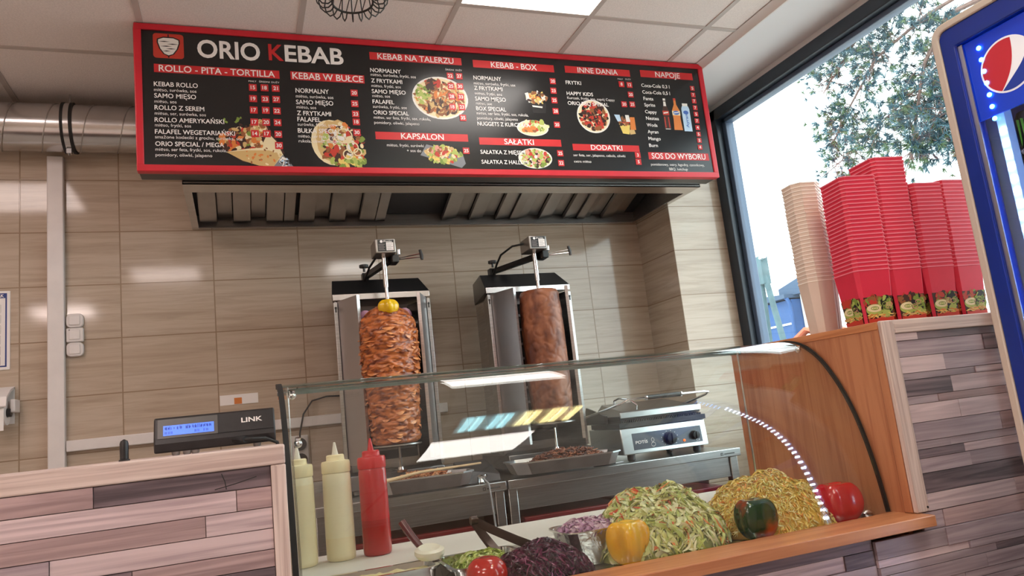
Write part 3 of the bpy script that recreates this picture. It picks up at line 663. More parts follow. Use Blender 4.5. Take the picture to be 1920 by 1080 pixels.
# small printed card above the customer display
cd = thing('wall_card', 'small white card with an orange spot on the tiles above the display', 'card', (-.02, BACK, 1.36))
b = MB(); b.box(-.085, .085, BACK - .003, BACK - .0005, 1.325, 1.372); b.build('card', PRINTW, cd, 0)
b = MB(); b.box(-.022, .012, BACK - .0038, BACK - .0032, 1.327, 1.356); b.build('orange_spot', PAL['orange'], cd, 0)
# double socket
s = thing('wall_socket', 'white double power socket low on the back wall behind the glass', 'socket', (.262, BACK, 1.07))
b = MB(); b.box(.222, .302, BACK - .012, BACK - .0005, .995, 1.15); b.build('socket_plate', WHITEP, s, bevel=.004)
for z in (1.108, 1.036):
    b = MB(); b.lathe([(.028, 0), (.030, -.022), (.0, -.022)], (.262, BACK - .012, z), 24, 0, 'Y'); k = b.build('plug', BLACK, s)
    b = MB(); b.tube([(.262, BACK - .034, z - .01), (.255, BACK - .045, z - .05), (.235, BACK - .03, z - .12), (.222, BACK - .03, .93)] if z < 1.1 else [(.262, BACK - .034, z), (.262, BACK - .05, z + .05), (.285, BACK - .03, z + .14), (.33, BACK - .02, z + .20), (.40, BACK - .02, z + .215), (.50, BACK - .02, z + .21)], .004, 8)
    b.build('cable', RUBBER, k)

# ------------------------------------------------------------------ wire pendant lamp
wl = thing('pendant_lamp', 'black wire cage pendant lamp hanging before the menu board', 'pendant lamp', (.372, 2.10, 2.44))
cx, cy, cz = .382, 2.105, 2.462
WIRE = mat('black_wire', (.02, .018, .017), .5)
for i in range(22):
    a = 2 * PI * i / 22; ca, sa = math.cos(a), math.sin(a); pr = [(.062, -.018), (.075, -.03), (.093, -.03), (.108, -.012), (.113, .012), (.104, .045), (.085, .09), (.055, .13), (.02, .155)]
    b = MB(); b.tube([(cx + r * ca, cy + r * sa, cz + h) for r, h in pr], .0022, 6); b.build('cage_wire', WIRE, wl)
b = MB(); b.tube([(cx + .062 * math.cos(2 * PI * i / 40), cy + .062 * math.sin(2 * PI * i / 40), cz - .018) for i in range(40)], .0034, 8, 0, True); b.build('cage_ring', WIRE, wl)
b = MB(); b.lathe([(.022, .14), (.024, .19), (.015, .20)], (cx, cy, cz), 20); b.tube([(cx, cy, cz + .19), (cx, cy, CEIL)], .003, 8); b.build('lamp_holder', BLACK, wl)
for i in range(4):
    b = MB(); x = cx - .036 + .024 * i; q = math.sqrt(.06 ** 2 - (x - cx) ** 2)
    b.tube([(x, cy - q, cz - .018), (x, cy + q, cz - .018)], .0016, 6); b.build('grille_wire', WIRE, wl)

# ------------------------------------------------------------------ steel work tables along the back wall
TZ = .875
def table(x0, x1, label, mark_x):
    t = thing('work_table', label, 'table', ((x0 + x1) / 2, 3.35, 0), 'steel work tables along the back wall')
    b = MB(); b.box(x0, x1, 2.95, 3.715, TZ - .036, TZ)
    top = b.build('table_top', STEELX, t, bevel=.003)
    b = MB(); b.box(x0, x1, 3.716, 3.735, TZ - .036, TZ + .05); b.build('upstand', STEELX, t, bevel=.003)
    b = MB(); b.box(x0 + .045, x1 - .045, 2.985, 3.0, TZ - .128, TZ - .0365); b.box(x0 + .045, x1 - .045, 3.66, 3.675, TZ - .128, TZ - .0365); b.build('apron', STEELX, t, bevel=.002)
    for x in (x0 + .005, x1 - .045):
        for y in (2.975, 3.655):
            b = MB(); b.box(x, x + .04, y, y + .04, 0, TZ - .0365); b.build('leg', STEEL, t, bevel=.003)
    b = MB(); b.box(x0 + .046, x1 - .046, 2.99, 3.67, .20, .23); b.build('lower_shelf', STEELX, t, bevel=.003)
    b = MB(); z = TZ - .026
    for q in ((0, .012, .0, .0025), (0, .0025, 0, .012), (.0095, .012, 0, .012), (0, .012, .0095, .012)): b.box(mark_x + q[0], mark_x + q[1], 2.9488, 2.9495, z + q[2], z + q[3])
    b.box(mark_x + .018, mark_x + .075, 2.9488, 2.9495, z + .003, z + .008)
    b.build('maker_mark', mat('etched_mark', (.08, .08, .08), .5), top, 0)
    return t
table(.245, 1.008, 'stainless steel table under the orange kebab spit', .905)
table(1.016, 2.165, 'longer stainless steel table carrying the contact grill', 2.055)
RTUB = mat('dark_red_plastic', rgb(122, 14, 24), .35, var=.15, scale=5)
for i, (x0, x1, lb) in enumerate(((.31, .60, 'dark red plastic tub under the table, leftmost of four'), (.64, .93, 'dark red plastic tub under the table behind the spoon handle'), (1.10, 1.55, 'dark red plastic tub under the table behind the foil tray'), (1.60, 2.08, 'dark red plastic tub under the table below the contact grill'))):
    t = thing('plastic_tub', lb, 'tub', ((x0 + x1) / 2, 3.3, .23), 'red tubs on the table shelves')
    b = MB(); m_ = .03
    b.hexa([(x0 + m_, 3.05, .231), (x1 - m_, 3.05, .231), (x1 - m_, 3.60, .231), (x0 + m_, 3.60, .231)], [(x0, 3.02, .69), (x1, 3.02, .69), (x1, 3.63, .69), (x0, 3.63, .69)]); b.build('tub_body', RTUB, t, bevel=.01)
    b = MB(); b.box(x0 - .008, x1 + .008, 3.012, 3.638, .6905, .712); b.build('lid', RTUB, t, bevel=.006)
    for k in range(3):
        b = MB(); x = x0 + (x1 - x0) * (k + .7) / 3.5; b.box(x, x + .018, 3.006, 3.019, .32, .66); b.build('rib', RTUB, t, bevel=.003)

# ------------------------------------------------------------------ vertical kebab grills
WINGM = mat('grill_wing_steel', (0.46, 0.43, 0.43), 0.36, 0.9, var=.06, scale=4)
HEAT = mat('burnt_heater_face', (.03, .028, .027), .6, .3, var=.4, scale=30)
def kebab_grill(x0, label, arm_dx, cable):
    W_ = .43; yf = 3.25; zb = TZ + .0005
    t = thing('kebab_grill', label, 'kebab grill', (x0 + W_ / 2, 3.42, TZ), 'vertical kebab grills against the back wall')
    b = MB(); b.box(x0 + .01, x0 + W_ - .01, 3.20, 3.60, zb + .02, .958)
    for x in (x0 + .03, x0 + W_ - .06):
        for y in (3.22, 3.54): b.box(x, x + .03, y, y + .03, zb, zb + .021)
    b.build('base', DSTEEL, t, bevel=.004)
    b = MB(); b.box(x0 + .055, x0 + W_ - .055, 3.46, 3.60, .958, 1.715)
    for q in (lambda u: x0 + u, lambda u: x0 + W_ - u): b.prism([(q(.004), yf), (q(.055), 3.47), (q(.062), 3.47), (q(.012), yf)], 'Z', .958, 1.705)
    b.build('body', STEEL, t, bevel=.002)
    b = MB(); b.box(x0 + .07, x0 + W_ - .07, 3.44, 3.459, 1.0, 1.68); h = b.build('heater_panel', HEAT, t)
    b = MB()
    for i in range(9):
        z = 1.04 + i * .072; b.box(x0 + .08, x0 + W_ - .08, 3.432, 3.4395, z, z + .012)
    b.build('heater_bars', DSTEEL, h)
    # side wings folded in towards the spit
    for s in (0, 1):
        def X(u): return x0 + u if s == 0 else x0 + W_ - u
        b = MB(); pl = [(.014, yf), (.080, 3.10), (.083, 3.102), (.018, yf + .003)]
        b.prism([(X(u), y) for u, y in pl], 'Z', 1.0, 1.704); o = b.build('wing', WINGM, t)
        b = MB(); pl = [(.079, 3.098), (.092, 3.104), (.090, 3.112), (.080, 3.106)]
        b.prism([(X(u), y) for u, y in pl], 'Z', 1.0, 1.704); b.build('wing_edge', STEEL, o)
        b = MB(); b.box(min(X(0), X(.016)), max(X(0), X(.016)), yf - .012, yf + .0005, .965, 1.70); c = b.build('corner_post', STEEL, t, bevel=.002)
        b = MB(); b.lathe([(.005, 0), (.005, -.0015)], (X(.008), yf - .012, 1.675), 12, 0, 'Y'); b.box(X(.008) - .003, X(.008) + .003, yf - .0135, yf - .0125, 1.655, 1.672); b.build('keyhole', BLACK, c)
    # roof: steel lip in front, black sloping top
    b = MB(); b.box(x0 - .002, x0 + W_ + .002, yf - .006, yf + .002, 1.708, 1.736); b.build('roof_lip', mat('roof_lip_steel', (.72, .68, .66), .25, 1), t, bevel=.002)
    b = MB()
    I_ = .050
    b.hexa([(x0 - .004, yf, 1.712), (x0 + W_ + .004, yf, 1.712), (x0 + W_ - I_, 3.60, 1.712), (x0 + I_, 3.60, 1.712)], [(x0 - .004, yf, 1.737), (x0 + W_ + .004, yf, 1.737), (x0 + W_ - I_, 3.60, 1.737), (x0 + I_, 3.60, 1.737)])
    b.hexa([(x0 - .004, yf, 1.737), (x0 + W_ + .004, yf, 1.737), (x0 + W_ - I_, 3.60, 1.737), (x0 + I_, 3.60, 1.737)], [(x0 + .014, 3.365, 1.820), (x0 + W_ - .014, 3.365, 1.820), (x0 + W_ - I_, 3.60, 1.820), (x0 + I_, 3.60, 1.820)])
    b.build('roof', BLACKM, t, 20, bevel=.002)
    # motor arm, motor and spit drive
    mx = x0 + .212; my = 3.12
    b = MB(); ax = mx + arm_dx
    b.tube([(ax, 3.46, 1.80), (ax, 3.46, 1.86)], .016, 10)
    b.hexa([(ax - .015, 3.44, 1.835), (ax + .015, 3.44, 1.835), (ax + .015, 3.48, 1.835), (ax - .015, 3.48, 1.835)], [(ax - .015, 3.44, 1.87), (ax + .015, 3.44, 1.87), (ax + .015, 3.48, 1.87), (ax - .015, 3.48, 1.87)])
    d = Vector((mx + .03 - ax, 3.14 - 3.46, 0)); n = Vector((-d.y, d.x, 0)).normalized() * .012; p = Vector((ax, 3.46, 0)); q = p + d
    b.hexa([(v.x, v.y, z) for v, z in ((p - n, 1.84), (p + n, 1.84), (q + n, 1.845), (q - n, 1.845))], [(v.x, v.y, z) for v, z in ((p - n, 1.865), (p + n, 1.865), (q + n, 1.872), (q - n, 1.872))])
    b.build('motor_arm', BLACKM, t, bevel=.002)
    b = MB(); b.tube([(ax - .012, 3.40, 1.866), (ax - .012, 3.40, 1.886)], .006, 8); b.lathe([(.022, 0), (.022, .012)], (ax - .012, 3.40, 1.886), 10); b.build('arm_clamp_knob', BLACK, t)
    b = MB(); b.box(mx - .044, mx + .044, my - .06, my + .06, 1.873, 1.935); mo = b.build('motor', mat('motor_case', (.40, .37, .35), .35, .9), t, bevel=.004)
    b = MB(); b.box(mx - .034, mx + .036, my - .0622, my - .0604, 1.880, 1.930, 0); b.box(mx + .002, mx + .033, my - .0628, my - .0622, 1.883, 1.918, 1)
    b.lathe([(.006, 0), (.006, -.0006)], (mx - .018, my - .0622, 1.9225), 12, 1, 'Y')
    text(b, 'Potis', (mx - .008, my - .063, 1.9195), UX, VX, .007, .035, 1, 1)
    for i in range(5): b.box(mx - .031, mx - .004 - .004 * (i % 2), my - .0628, my - .0622, 1.885 + i * .006, 1.8868 + i * .006, 2)
    for i in range(5): b.box(mx + .005, mx + .030 - .006 * (i % 2), my - .0634, my - .0628, 1.886 + i * .006, 1.8874 + i * .006, 2)
    b.build('rating_plate', [BLACK, PRINTW, PRINTG], mo, 0)
    b = MB(); b.box(mx + .03, mx + .06, 3.09, 3.16, 1.838, 1.873); b.build('arm_joint', BLACKM, t, bevel=.003)
    b = MB(); b.lathe([(.008, 0), (.008, .022)], (mx + .062, 3.10, 1.873), 12); b.build('joint_bolt', CHROME, t)
    b = MB()
    for dz in (0, -.014): b.tube([(mx + .05, 3.11, 1.858 + dz * .4), (mx + .145, 3.05, 1.862 + dz)], .0025, 8)
    ha = b.build('pull_rod', CHROME, t)
    b = MB(); b.tube([(mx + .145, 3.05, 1.880), (mx + .150, 3.05, 1.855), (mx + .150, 3.047, 1.836)], [.006, .008, .006], 10); b.build('handle', BLACK, ha)
    b = MB(); b.tube([(mx, my, .968), (mx, my, 1.06)], .006, 10); b.build('spit_foot', CHROME, t)
    b = MB(); b.tube([(mx, my, 1.64), (mx, my, 1.74)], .008, 12); b.tube([(mx, my, 1.735), (mx, my, 1.875)], .011, 14)
    b.build('spit', CHROME, t)
    b = MB(); b.box(mx - .02, mx + .02, my - .02, 3.21, .955, .965); b.lathe([(.014, 0), (.012, .012)], (mx, my, .964), 14); b.build('spit_bearing', CHROME, t)
    b = MB()
    if cable: P_ = [(mx - .044, 3.13, 1.915), (mx - .09, 3.16, 1.912), (mx - .122, 3.24, 1.89), (mx - .125, 3.30, 1.86), (mx - .12, 3.36, 1.835), (mx - .125, 3.42, 1.80)]
    else: P_ = [(mx - .03, 3.16, 1.873), (mx - .045, 3.24, 1.85), (mx - .05, 3.33, 1.82), (mx - .05, 3.40, 1.80)]
    b.tube(P_, .005, 8); b.build('motor_cable', RUBBER, t)
    return mx, my
M1 = kebab_grill(.402, 'steel vertical kebab grill holding the orange chicken kebab', -.03, False)
M2 = kebab_grill(1.108, 'steel vertical kebab grill holding the dark brown kebab', -.10, True)

def kebab_meat(c, prof, amp, freq, stretch, seed, name, label, mats, nz=150, na=150, flake=0):
    """meat cone: closed surface of rings, roughened by stretched noise"""
    z0, z1 = prof[0][0], prof[-1][0]; vs = []; fs = []
    def R(z):
        for (za, ra), (zb, rb) in zip(prof, prof[1:]):
            if z <= zb: u = (z - za) / (zb - za); u = u * u * (3 - 2 * u) * .5 + u * .5; return ra + (rb - ra) * u
        return prof[-1][1]
    mb = MB()
    for i in range(nz + 1):
        z = z0 + (z1 - z0) * i / nz; r = R(z)
        for j in range(na):
            a = 2 * PI * j / na; p = Vector((math.cos(a) * r, math.sin(a) * r, z * stretch))
            n1 = noise.fractal(p * freq + Vector((seed, 0, 0)), 1.0, 2.1, 5)
            n2 = abs(noise.noise(p * freq * 1.9 + Vector((0, seed, 0))))
            k = r + amp * (n1 * .8 - (1 - n2) ** 6 * .9) * min(1, r / .05)
            vs.append((c[0] + k * math.cos(a), c[1] + k * math.sin(a), z + amp * .5 * n1))
    for i in range(nz):
        for j in range(na): fs.append((i * na + j, i * na + (j + 1) % na, (i + 1) * na + (j + 1) % na, (i + 1) * na + j))
    fs.append(tuple(range(na))[::-1]); fs.append(tuple(range(nz * na, (nz + 1) * na)))
    mb.add(vs, fs)
    rg = random.Random(seed)
    for _ in range(flake):      # loose shaved edges of the slices
        z = rg.uniform(z0 + .02, z1 - .08); a = rg.uniform(0, 2 * PI); r = R(z) + amp * .2; L_ = rg.uniform(.02, .06) / r; hh = rg.uniform(.004, .012); P_ = []; Q_ = []
        dz = rg.uniform(-.010, .010); lift = rg.uniform(.002, .007)
        for i in range(6):
            u = i / 5; aa = a + (u - .5) * L_; bow = math.sin(PI * u)
            P_.append((c[0] + (r + .001) * math.cos(aa), c[1] + (r + .001) * math.sin(aa), z + dz * u + hh * .2)); Q_.append((c[0] + (r + lift * bow) * math.cos(aa), c[1] + (r + lift * bow) * math.sin(aa), z + dz * u - hh * bow))
        mb.add(P_ + Q_, [(i, i + 1, 7 + i, 6 + i) for i in range(5)], 1)
    o = mb.buildraw(name, mats, None, 1)
    return tag(o, label, 'kebab meat')
CHICK = mat('roast_chicken', rgb(204, 118, 62), .30, col2=rgb(112, 48, 24), scale=26, stretch=(1, 1, 2.6), bump=.5, lo=.42, hi=.62, sss=0.05, spec=.6)
CHICK2 = mat('roast_chicken_edge', rgb(236, 160, 98), .34, col2=rgb(170, 84, 40), scale=30, bump=.3, spec=.6)
kebab_meat((.604, 3.12), [(1.072, .088), (1.082, .101), (1.16, .107), (1.26, .114), (1.38, .124), (1.48, .127), (1.54, .124), (1.585, .114), (1.62, .092), (1.645, .06), (1.655, .03)], .0085, 16, 1.7, 3,
           'chicken_kebab', 'big orange-brown roasted kebab cone on the left spit', [CHICK, CHICK2], flake=240)
BEEF = mat('dark_roast_meat', rgb(150, 92, 62), .42, col2=rgb(92, 46, 30), scale=16, stretch=(1, 1, .6), bump=.35, lo=.40, hi=.62, spec=.45)
kebab_meat((M2[0], 3.12), [(1.088, .075), (1.10, .090), (1.2, .096), (1.35, .099), (1.5, .098), (1.60, .096), (1.665, .092), (1.685, .084), (1.692, .05), (1.693, .02)], .0032, 15, .9, 8,
           'beef_kebab', 'smooth dark brown kebab cylinder on the right spit', [BEEF, BEEF], 130, 120)
b = MB(); b.lathe([(.09, 0), (.105, .004), (.105, .009), (.09, .009)], (.604, 3.12, 1.060), 32); tag(b.build('meat_plate', STEEL), 'round steel plate under the orange kebab', 'plate')
b = MB(); b.lathe([(.09, 0), (.098, .004), (.098, .009), (.09, .009)], (M2[0], 3.12, 1.076), 32); tag(b.build('meat_plate', STEEL), 'round steel plate under the dark brown kebab', 'plate')

def lobed(c, rx, ry, rz, lobes, depth, mats, name, label, cat, dimple=.25, twist=.0, flat=1.0, stem=None, phase=0.0, n=56, k=36, colfn=None, shape=None):
    """pepper / tomato: lobed body with a sunken crown; stem as a child"""
    t = thing(name, label, cat, (c[0], c[1], c[2]))
    mb = MB(); vs = []; fs = []
    for i in range(k + 1):
        u = i / k; th = PI * u
        for j in range(n):
            a = 2 * PI * j / n; lob = 1 - depth * (0.5 - 0.5 * math.cos(lobes * (a + phase) + twist * u)) ** .8 * math.sin(th) ** .5
            s_ = abs(math.sin(th)) ** flat; cz = math.cos(th)
            r = s_ * lob * (shape(u) if shape else 1)
            z = rz * cz * -1
            if u > .5: z -= dimple * rz * max(0, 1 - (s_ / .62)) ** 1.3; z *= 1 - .05 * (1 - lob) * 6 * s_
            vs.append((c[0] + rx * r * math.cos(a), c[1] + ry * r * math.sin(a), c[2] + rz + z))
    for i in range(k):
        for j in range(n): fs.append((i * n + j, i * n + (j + 1) % n, (i + 1) * n + (j + 1) % n, (i + 1) * n + j))
    mb.add(vs, fs); mb.build('flesh', mats, t, 80)
    if stem:
        mb = MB(); z = c[2] + 2 * rz - dimple * rz - .002; mb.tube([(c[0], c[1], z), (c[0] + .003, c[1], z + stem * .5), (c[0] + .008, c[1] + .004, z + stem)], [.009, .006, .007], 8)
        mb.build('stem', mat(name + '_stem', rgb(92, 120, 50), .5), t)
    return t
YEL = mat('yellow_skin', rgb(252, 192, 24), .16, col2=rgb(246, 168, 18), scale=14, coat=.5, spec=.5, sss=.05)
# toppings speared on the spits
t = lobed((.602, 3.045, 1.603), .045, .038, .035, 4, .24, mat('lemon_yellow_skin', rgb(236, 190, 20), .2, coat=.4, var=.06), 'yellow_pepper', 'small bright yellow pepper speared on top of the orange kebab', 'pepper', .2)
ONI = mat('red_onion_skin', rgb(150, 60, 120), .35, col2=rgb(214, 170, 196), scale=16, stretch=(1, 1, .3))
for x, y, z, lb in ((.523, 3.17, 1.615, 'half a red onion on the left shoulder of the orange kebab'), (.694, 3.17, 1.617, 'half a red onion on the right shoulder of the orange kebab')):
    t = thing('red_onion', lb, 'onion', (x, y, z)); s_ = -1 if x < .6 else 1
    b = MB()
    b.lathe([(.001, .032), (.012, .03), (.024, .022), (.031, .010), (.033, 0), (.031, -.010), (.024, -.02), (.012, -.026), (.001, -.028)], (x, y, z), 28, 0, 'Z'); b.build('outer_layer', ONI, t)
    b = MB(); b.tube([(x + s_ * .002, y - .0335, z + .012), (x + s_ * .012, y - .031, z), (x + s_ * .002, y - .0335, z - .012), (x - s_ * .008, y - .032, z)], .0015, 6, 0, True); b.build('inner_ring', PAL['pink'], t)

# ------------------------------------------------------------------ drip pans with meat scraps
def pan(cx, cy, rot, wx, wy, z, label, tilt=0.0):
    t = thing('drip_pan', label, 'pan', (cx, cy, z))
    c = .055; h = .052; th = .003
    out = [(-wx / 2, -wy / 2 + c), (-wx / 2 + c, -wy / 2), (wx / 2 - c, -wy / 2), (wx / 2, -wy / 2 + c), (wx / 2, wy / 2 - c), (wx / 2 - c, wy / 2), (-wx / 2 + c, wy / 2), (-wx / 2, wy / 2 - c)]
    def rg(s, zz, lip=0): return [(cx + x * s, cy + y * s, z + zz) for x, y in out]
    b = MB(); A = [rg(.90, 0), rg(1.0, h), rg(1.015, h), rg(1.015, h - .006)]; I = [rg(.985, h - .0012), rg(.885, th)]
    n = 8
    rings = [A[3], A[2], A[1], I[0], I[1]]
    vs = [p for r in rings for p in r]; fs = []
    for k in range(4):
        for j in range(n): fs.append((k * n + j, k * n + (j + 1) % n, (k + 1) * n + (j + 1) % n, (k + 1) * n + j))
    fs.append(tuple(range(4 * n, 5 * n)))
    o = len(vs); vs += A[0] + rg(.995, h - .002)
    for j in range(n): fs.append((o + j, o + (j + 1) % n, o + n + (j + 1) % n, o + n + j))
    fs.append(tuple(range(o, o + n))[::-1])
    b.add(vs, fs); b.build('pan_body', mat('pan_steel', (.60, .60, .61), .30, 1, var=.15, scale=7), t, 20)
    t.rotation_euler = (0, tilt, rot)
    return t
pan(.665, 2.975, math.radians(-3), .40, .21, TZ + .0135, 'steel drip pan with chopped chicken under the orange kebab', .0)
pan(1.285, 2.995, math.radians(-7), .48, .25, TZ + .0145, 'steel drip pan with dark meat shavings under the brown kebab', .0)
def scraps(c, rx, ry, h, n, rng, mats, label, name):
    mb = MB(); k = len(mats)
    for _ in range(n):
        a = rng.uniform(0, 2 * PI); q = math.sqrt(rng.random()); x = c[0] + rx * q * math.cos(a); y = c[1] + ry * q * math.sin(a)
        z = c[2] + h * (1 - q ** 3) * rng.uniform(.5, 1.0) + .002
        L_ = rng.uniform(.007, .016); d = Vector((rng.uniform(-1, 1), rng.uniform(-1, 1), rng.uniform(-.3, .4))).normalized(); s_ = d.cross(Vector((0, 0, 1))).normalized() * rng.uniform(.003, .006); u = Vector((0, 0, rng.uniform(.002, .004)))
        p = Vector((x, y, z)); m_ = rng.randrange(k)
        mb.hexa([p - d * L_ - s_ * .5, p - s_ - u * .4, p + d * L_ * .8 - s_ * .4, p + d * L_ + s_ * .4, p + s_, p - d * L_ + s_ * .5], [p - d * L_ - s_ * .3 + u, p - s_ + u * 1.6, p + d * L_ * .8 - s_ * .3 + u, p + d * L_ + s_ * .2 + u, p + s_ + u * 1.3, p - d * L_ + s_ * .3 + u], m_)
    return tag(mb.buildraw(name, mats, None, 1), label, 'meat', None, 'stuff')
rng = random.Random(11)
SCA = [mat('chicken_scrap_a', rgb(206, 130, 76), .45), mat('chicken_scrap_b', rgb(160, 84, 44), .45), mat('chicken_scrap_c', rgb(226, 166, 116), .45)]
SCB = [mat('meat_shaving_a', rgb(120, 64, 40), .5), mat('meat_shaving_b', rgb(82, 40, 26), .5), mat('meat_shaving_c', rgb(152, 92, 62), .5)]
scraps((.665, 2.975, TZ + .02), .155, .075, .062, 520, rng, SCA, 'heap of chopped chicken in the left steel pan', 'chicken_scraps')
scraps((1.30, 2.99, TZ + .02), .205, .092, .075, 1300, rng, SCB, 'heap of dark meat shavings in the right steel pan', 'meat_shavings')
b = MB(); b.tube([(.50, 2.865, TZ + .068), (.64, 2.895, TZ + .083), (.90, 2.925, TZ + .086)], [.007, .006, .004], 10)
tag(b.build('wooden_stick', mat('pale_wood', rgb(214, 182, 140), .55, var=.1, scale=20)), 'pale wooden stick lying across the left drip pan', 'stick')
# black gas hose end and hanging cable in front of the left table
t = thing('gas_valve', 'chrome valve with a white cable hanging over the table edge', 'valve', (.895, 2.97, TZ))
b = MB(); b.lathe([(.016, 0), (.018, .008), (.012, .022), (.016, .030), (.006, .036)], (.905, 2.965, TZ + .0005), 16); b.tube([(.905, 2.965, TZ + .02), (.925, 2.945, TZ + .034)], .006, 8); b.build('valve_body', CHROME, t)
b = MB(); b.tube([(.915, 2.955, TZ + .02), (.93, 2.943, TZ), (.935, 2.942, TZ - .06), (.945, 2.942, TZ - .25), (.95, 2.943, TZ - .6)], .004, 8); b.build('cable', mat('grey_cable', rgb(170, 170, 172), .5), t)
b = MB(); b.hexa([(.83, 2.99, TZ + .001), (1.0, 2.985, TZ + .001), (1.0, 3.17, TZ + .001), (.83, 3.17, TZ + .001)], [(.85, 3.03, TZ + .06), (1.0, 2.99, TZ + .03), (1.0, 3.165, TZ + .085), (.85, 3.165, TZ + .09)])
tag(b.build('burner_tray', mat('sooty_steel', (.06, .06, .065), .4, .6, var=.3), bevel=.004), 'dark steel tray with a raised edge between the two pans', 'tray')

# ------------------------------------------------------------------ contact grill
g = thing('contact_grill', 'stainless contact grill with a ribbed black plate and long bar handle', 'contact grill', (1.81, 3.15, TZ))
gx0, gx1, gy0, gy1 = 1.588, 2.035, 3.0, 3.33
GS = mat('grill_steel', (.60, .62, .62), .28, 1, var=.06, scale=4)
b = MB()
b.prism([(gy0, .905), (gy0 + .012, 1.022), (gy1, 1.022), (gy1, .905)], 'X', gx0, gx1); b.build('housing', GS, g, bevel=.004)
for x in (gx0 + .03, gx1 - .07):
    for y in (gy0 + .03, gy1 - .06):
        b = MB(); b.lathe([(.014, .0005), (.018, .006), (.018, .031)], (x + .02, y, TZ), 16); b.build('foot', BLACK, g)
b = MB(); p = lambda z: gy0 + (z - .905) * .1 - .0016
b.hexa([(gx0 + .055, p(.922), .922), (gx1 - .03, p(.922), .922), (gx1 - .03, p(.922) + .002, .922), (gx0 + .055, p(.922) + .002, .922)], [(gx0 + .055, p(.995), .995), (gx1 - .03, p(.995), .995), (gx1 - .03, p(.995) + .002, .995), (gx0 + .055, p(.995) + .002, .995)])
fp = b.build('control_panel', mat('slate_panel', (.075, .085, .11), .3, .3), g, 0)
b = MB(); text(b, 'POTIS', (gx0 + .066, p(.952) - .001, .948), UX, VX, .0125, .062, 2); b.box(gx0 + .116, gx0 + .1185, p(.964) - .001, p(.964), .963, .966)
for k in range(10):
    a = -2.4 + k * .53; b.box(gx0 + .245 + .043 * math.sin(a) - .002, gx0 + .245 + .043 * math.sin(a) + .002, p(.955 + .034 * math.cos(a)) - .001, p(.955 + .034 * math.cos(a)), .955 + .034 * math.cos(a) - .001, .955 + .034 * math.cos(a) + .001)
b.tube([(gx0 + .155 + .007 * math.cos(i * .7), p(.958) - .001, .958 + .009 * math.sin(i * .7)) for i in range(9)], .001, 4, 0, True)
b.tube([(gx0 + .155 + .011 * math.cos(i * .7), p(.938) - .001, .938 + .009 * math.sin(i * .7)) for i in range(9)], .001, 4, 0, True)
text(b, 'CE', (gx1 - .065, p(.93) - .001, .928), UX, VX, .008, .02, 0)
b.build('panel_lettering', PRINTW, fp, 0)
for x, z, r, nm in ((gx0 + .245, .955, .027, 'thermostat_knob'), (gx0 + .375, .955, .019, 'switch_knob')):
    b = MB(); b.lathe([(r * 1.12, 0), (r * 1.12, -.003), (r, -.004), (r * .9, -.022), (.001, -.024)], (x, p(z) - .0005, z), 28, 0, 'Y'); k = b.build(nm, BLACK, g)
    b = MB(); b.box(x - .003, x + .003, p(z) - .0285, p(z) - .024, z - r * .8, z + r * .8); b.build('grip', BLACK, k, bevel=.001)
b = MB(); b.lathe([(.006, 0), (.006, -.004), (.003, -.006)], (gx0 + .318, p(.94), .937), 12, 0, 'Y'); b.build('pilot_lamp', mat('orange_lamp', rgb(240, 120, 60), .3, emit=.6, ecol=rgb(255, 110, 50)), g)
b = MB(); b.box(gx0 - .004, gx1 + .004, gy0 + .004, gy1 - .04, 1.023, 1.045)
for i in range(46):
    x = gx0 + .012 + i * .0093; b.box(x, x + .0045, gy0 + .012, gy1 - .06, 1.0452, 1.054)
CAST = mat('cast_iron', (.022, .022, .023), .5, var=.2, scale=40)
b.build('lower_plate', CAST, g, 20)
b = MB(); b.box(gx0 + .012, gx1 - .012, gy0 + .02, gy1 - .05, 1.058, 1.074)
for i in range(44):
    x = gx0 + .02 + i * .0093; b.box(x, x + .0045, gy0 + .03, gy1 - .06, 1.052, 1.058)
b.build('upper_plate', CAST, g, 20)
b = MB(); b.hexa([(gx0 + .008, gy0 + .016, 1.0745), (gx1 - .008, gy0 + .016, 1.0745), (gx1 - .008, gy1 - .04, 1.0745), (gx0 + .008, gy1 - .04, 1.0745)], [(gx0 + .03, gy0 + .03, 1.095), (gx1 - .03, gy0 + .03, 1.095), (gx1 - .05, gy1 - .07, 1.135), (gx0 + .05, gy1 - .07, 1.135)])
b.build('lid', mat('lid_steel', (.28, .27, .27), .3, 1), g, 20, bevel=.003)
b = MB(); b.box(gx0 + .010, gx1 - .010, gy0 + .008, gy0 + .0155, 1.066, 1.092); b.build('lid_front', GS, g, bevel=.002)
b = MB(); b.box(gx0 - .012, gx0 + .004, gy0 + .12, gy1 + .01, 1.046, 1.086); b.prism([(gy0 + .12, 1.086), (gy1 - .02, 1.13), (gy1 + .01, 1.086)], 'X', gx0 - .012, gx0 - .002); b.box(gx1 - .004, gx1 + .012, gy0 + .2, gy1 + .01, 1.046, 1.086)
b.build('hinge_block', BLACK, g, bevel=.003)
b = MB(); hz = 1.148
b.tube([(gx0 - .02, gy1 - .03, 1.085), (gx0 - .012, gy0 + .12, 1.11), (gx0 + .03, gy0 + .0, 1.136), (gx0 + .05, gy0 - .015, hz), (gx0 + .25, gy0 - .02, hz), (gx1 + .0, gy0 - .02, hz), (gx1 + .028, gy0 - .012, hz - .004), (gx1 + .03, gy0 + .01, hz - .014), (gx1 + .015, gy0 + .12, 1.11), (gx1 + .012, gy1 - .03, 1.085)], .0055, 10)
hb = b.build('handle_bar', CHROME, g)
b = MB(); b.tube([(gx0 + .145, gy0 - .02, hz), (gx0 + .315, gy0 - .02, hz)], .0105, 16); b.build('grip_sleeve', BLACK, hb)
b = MB(); 
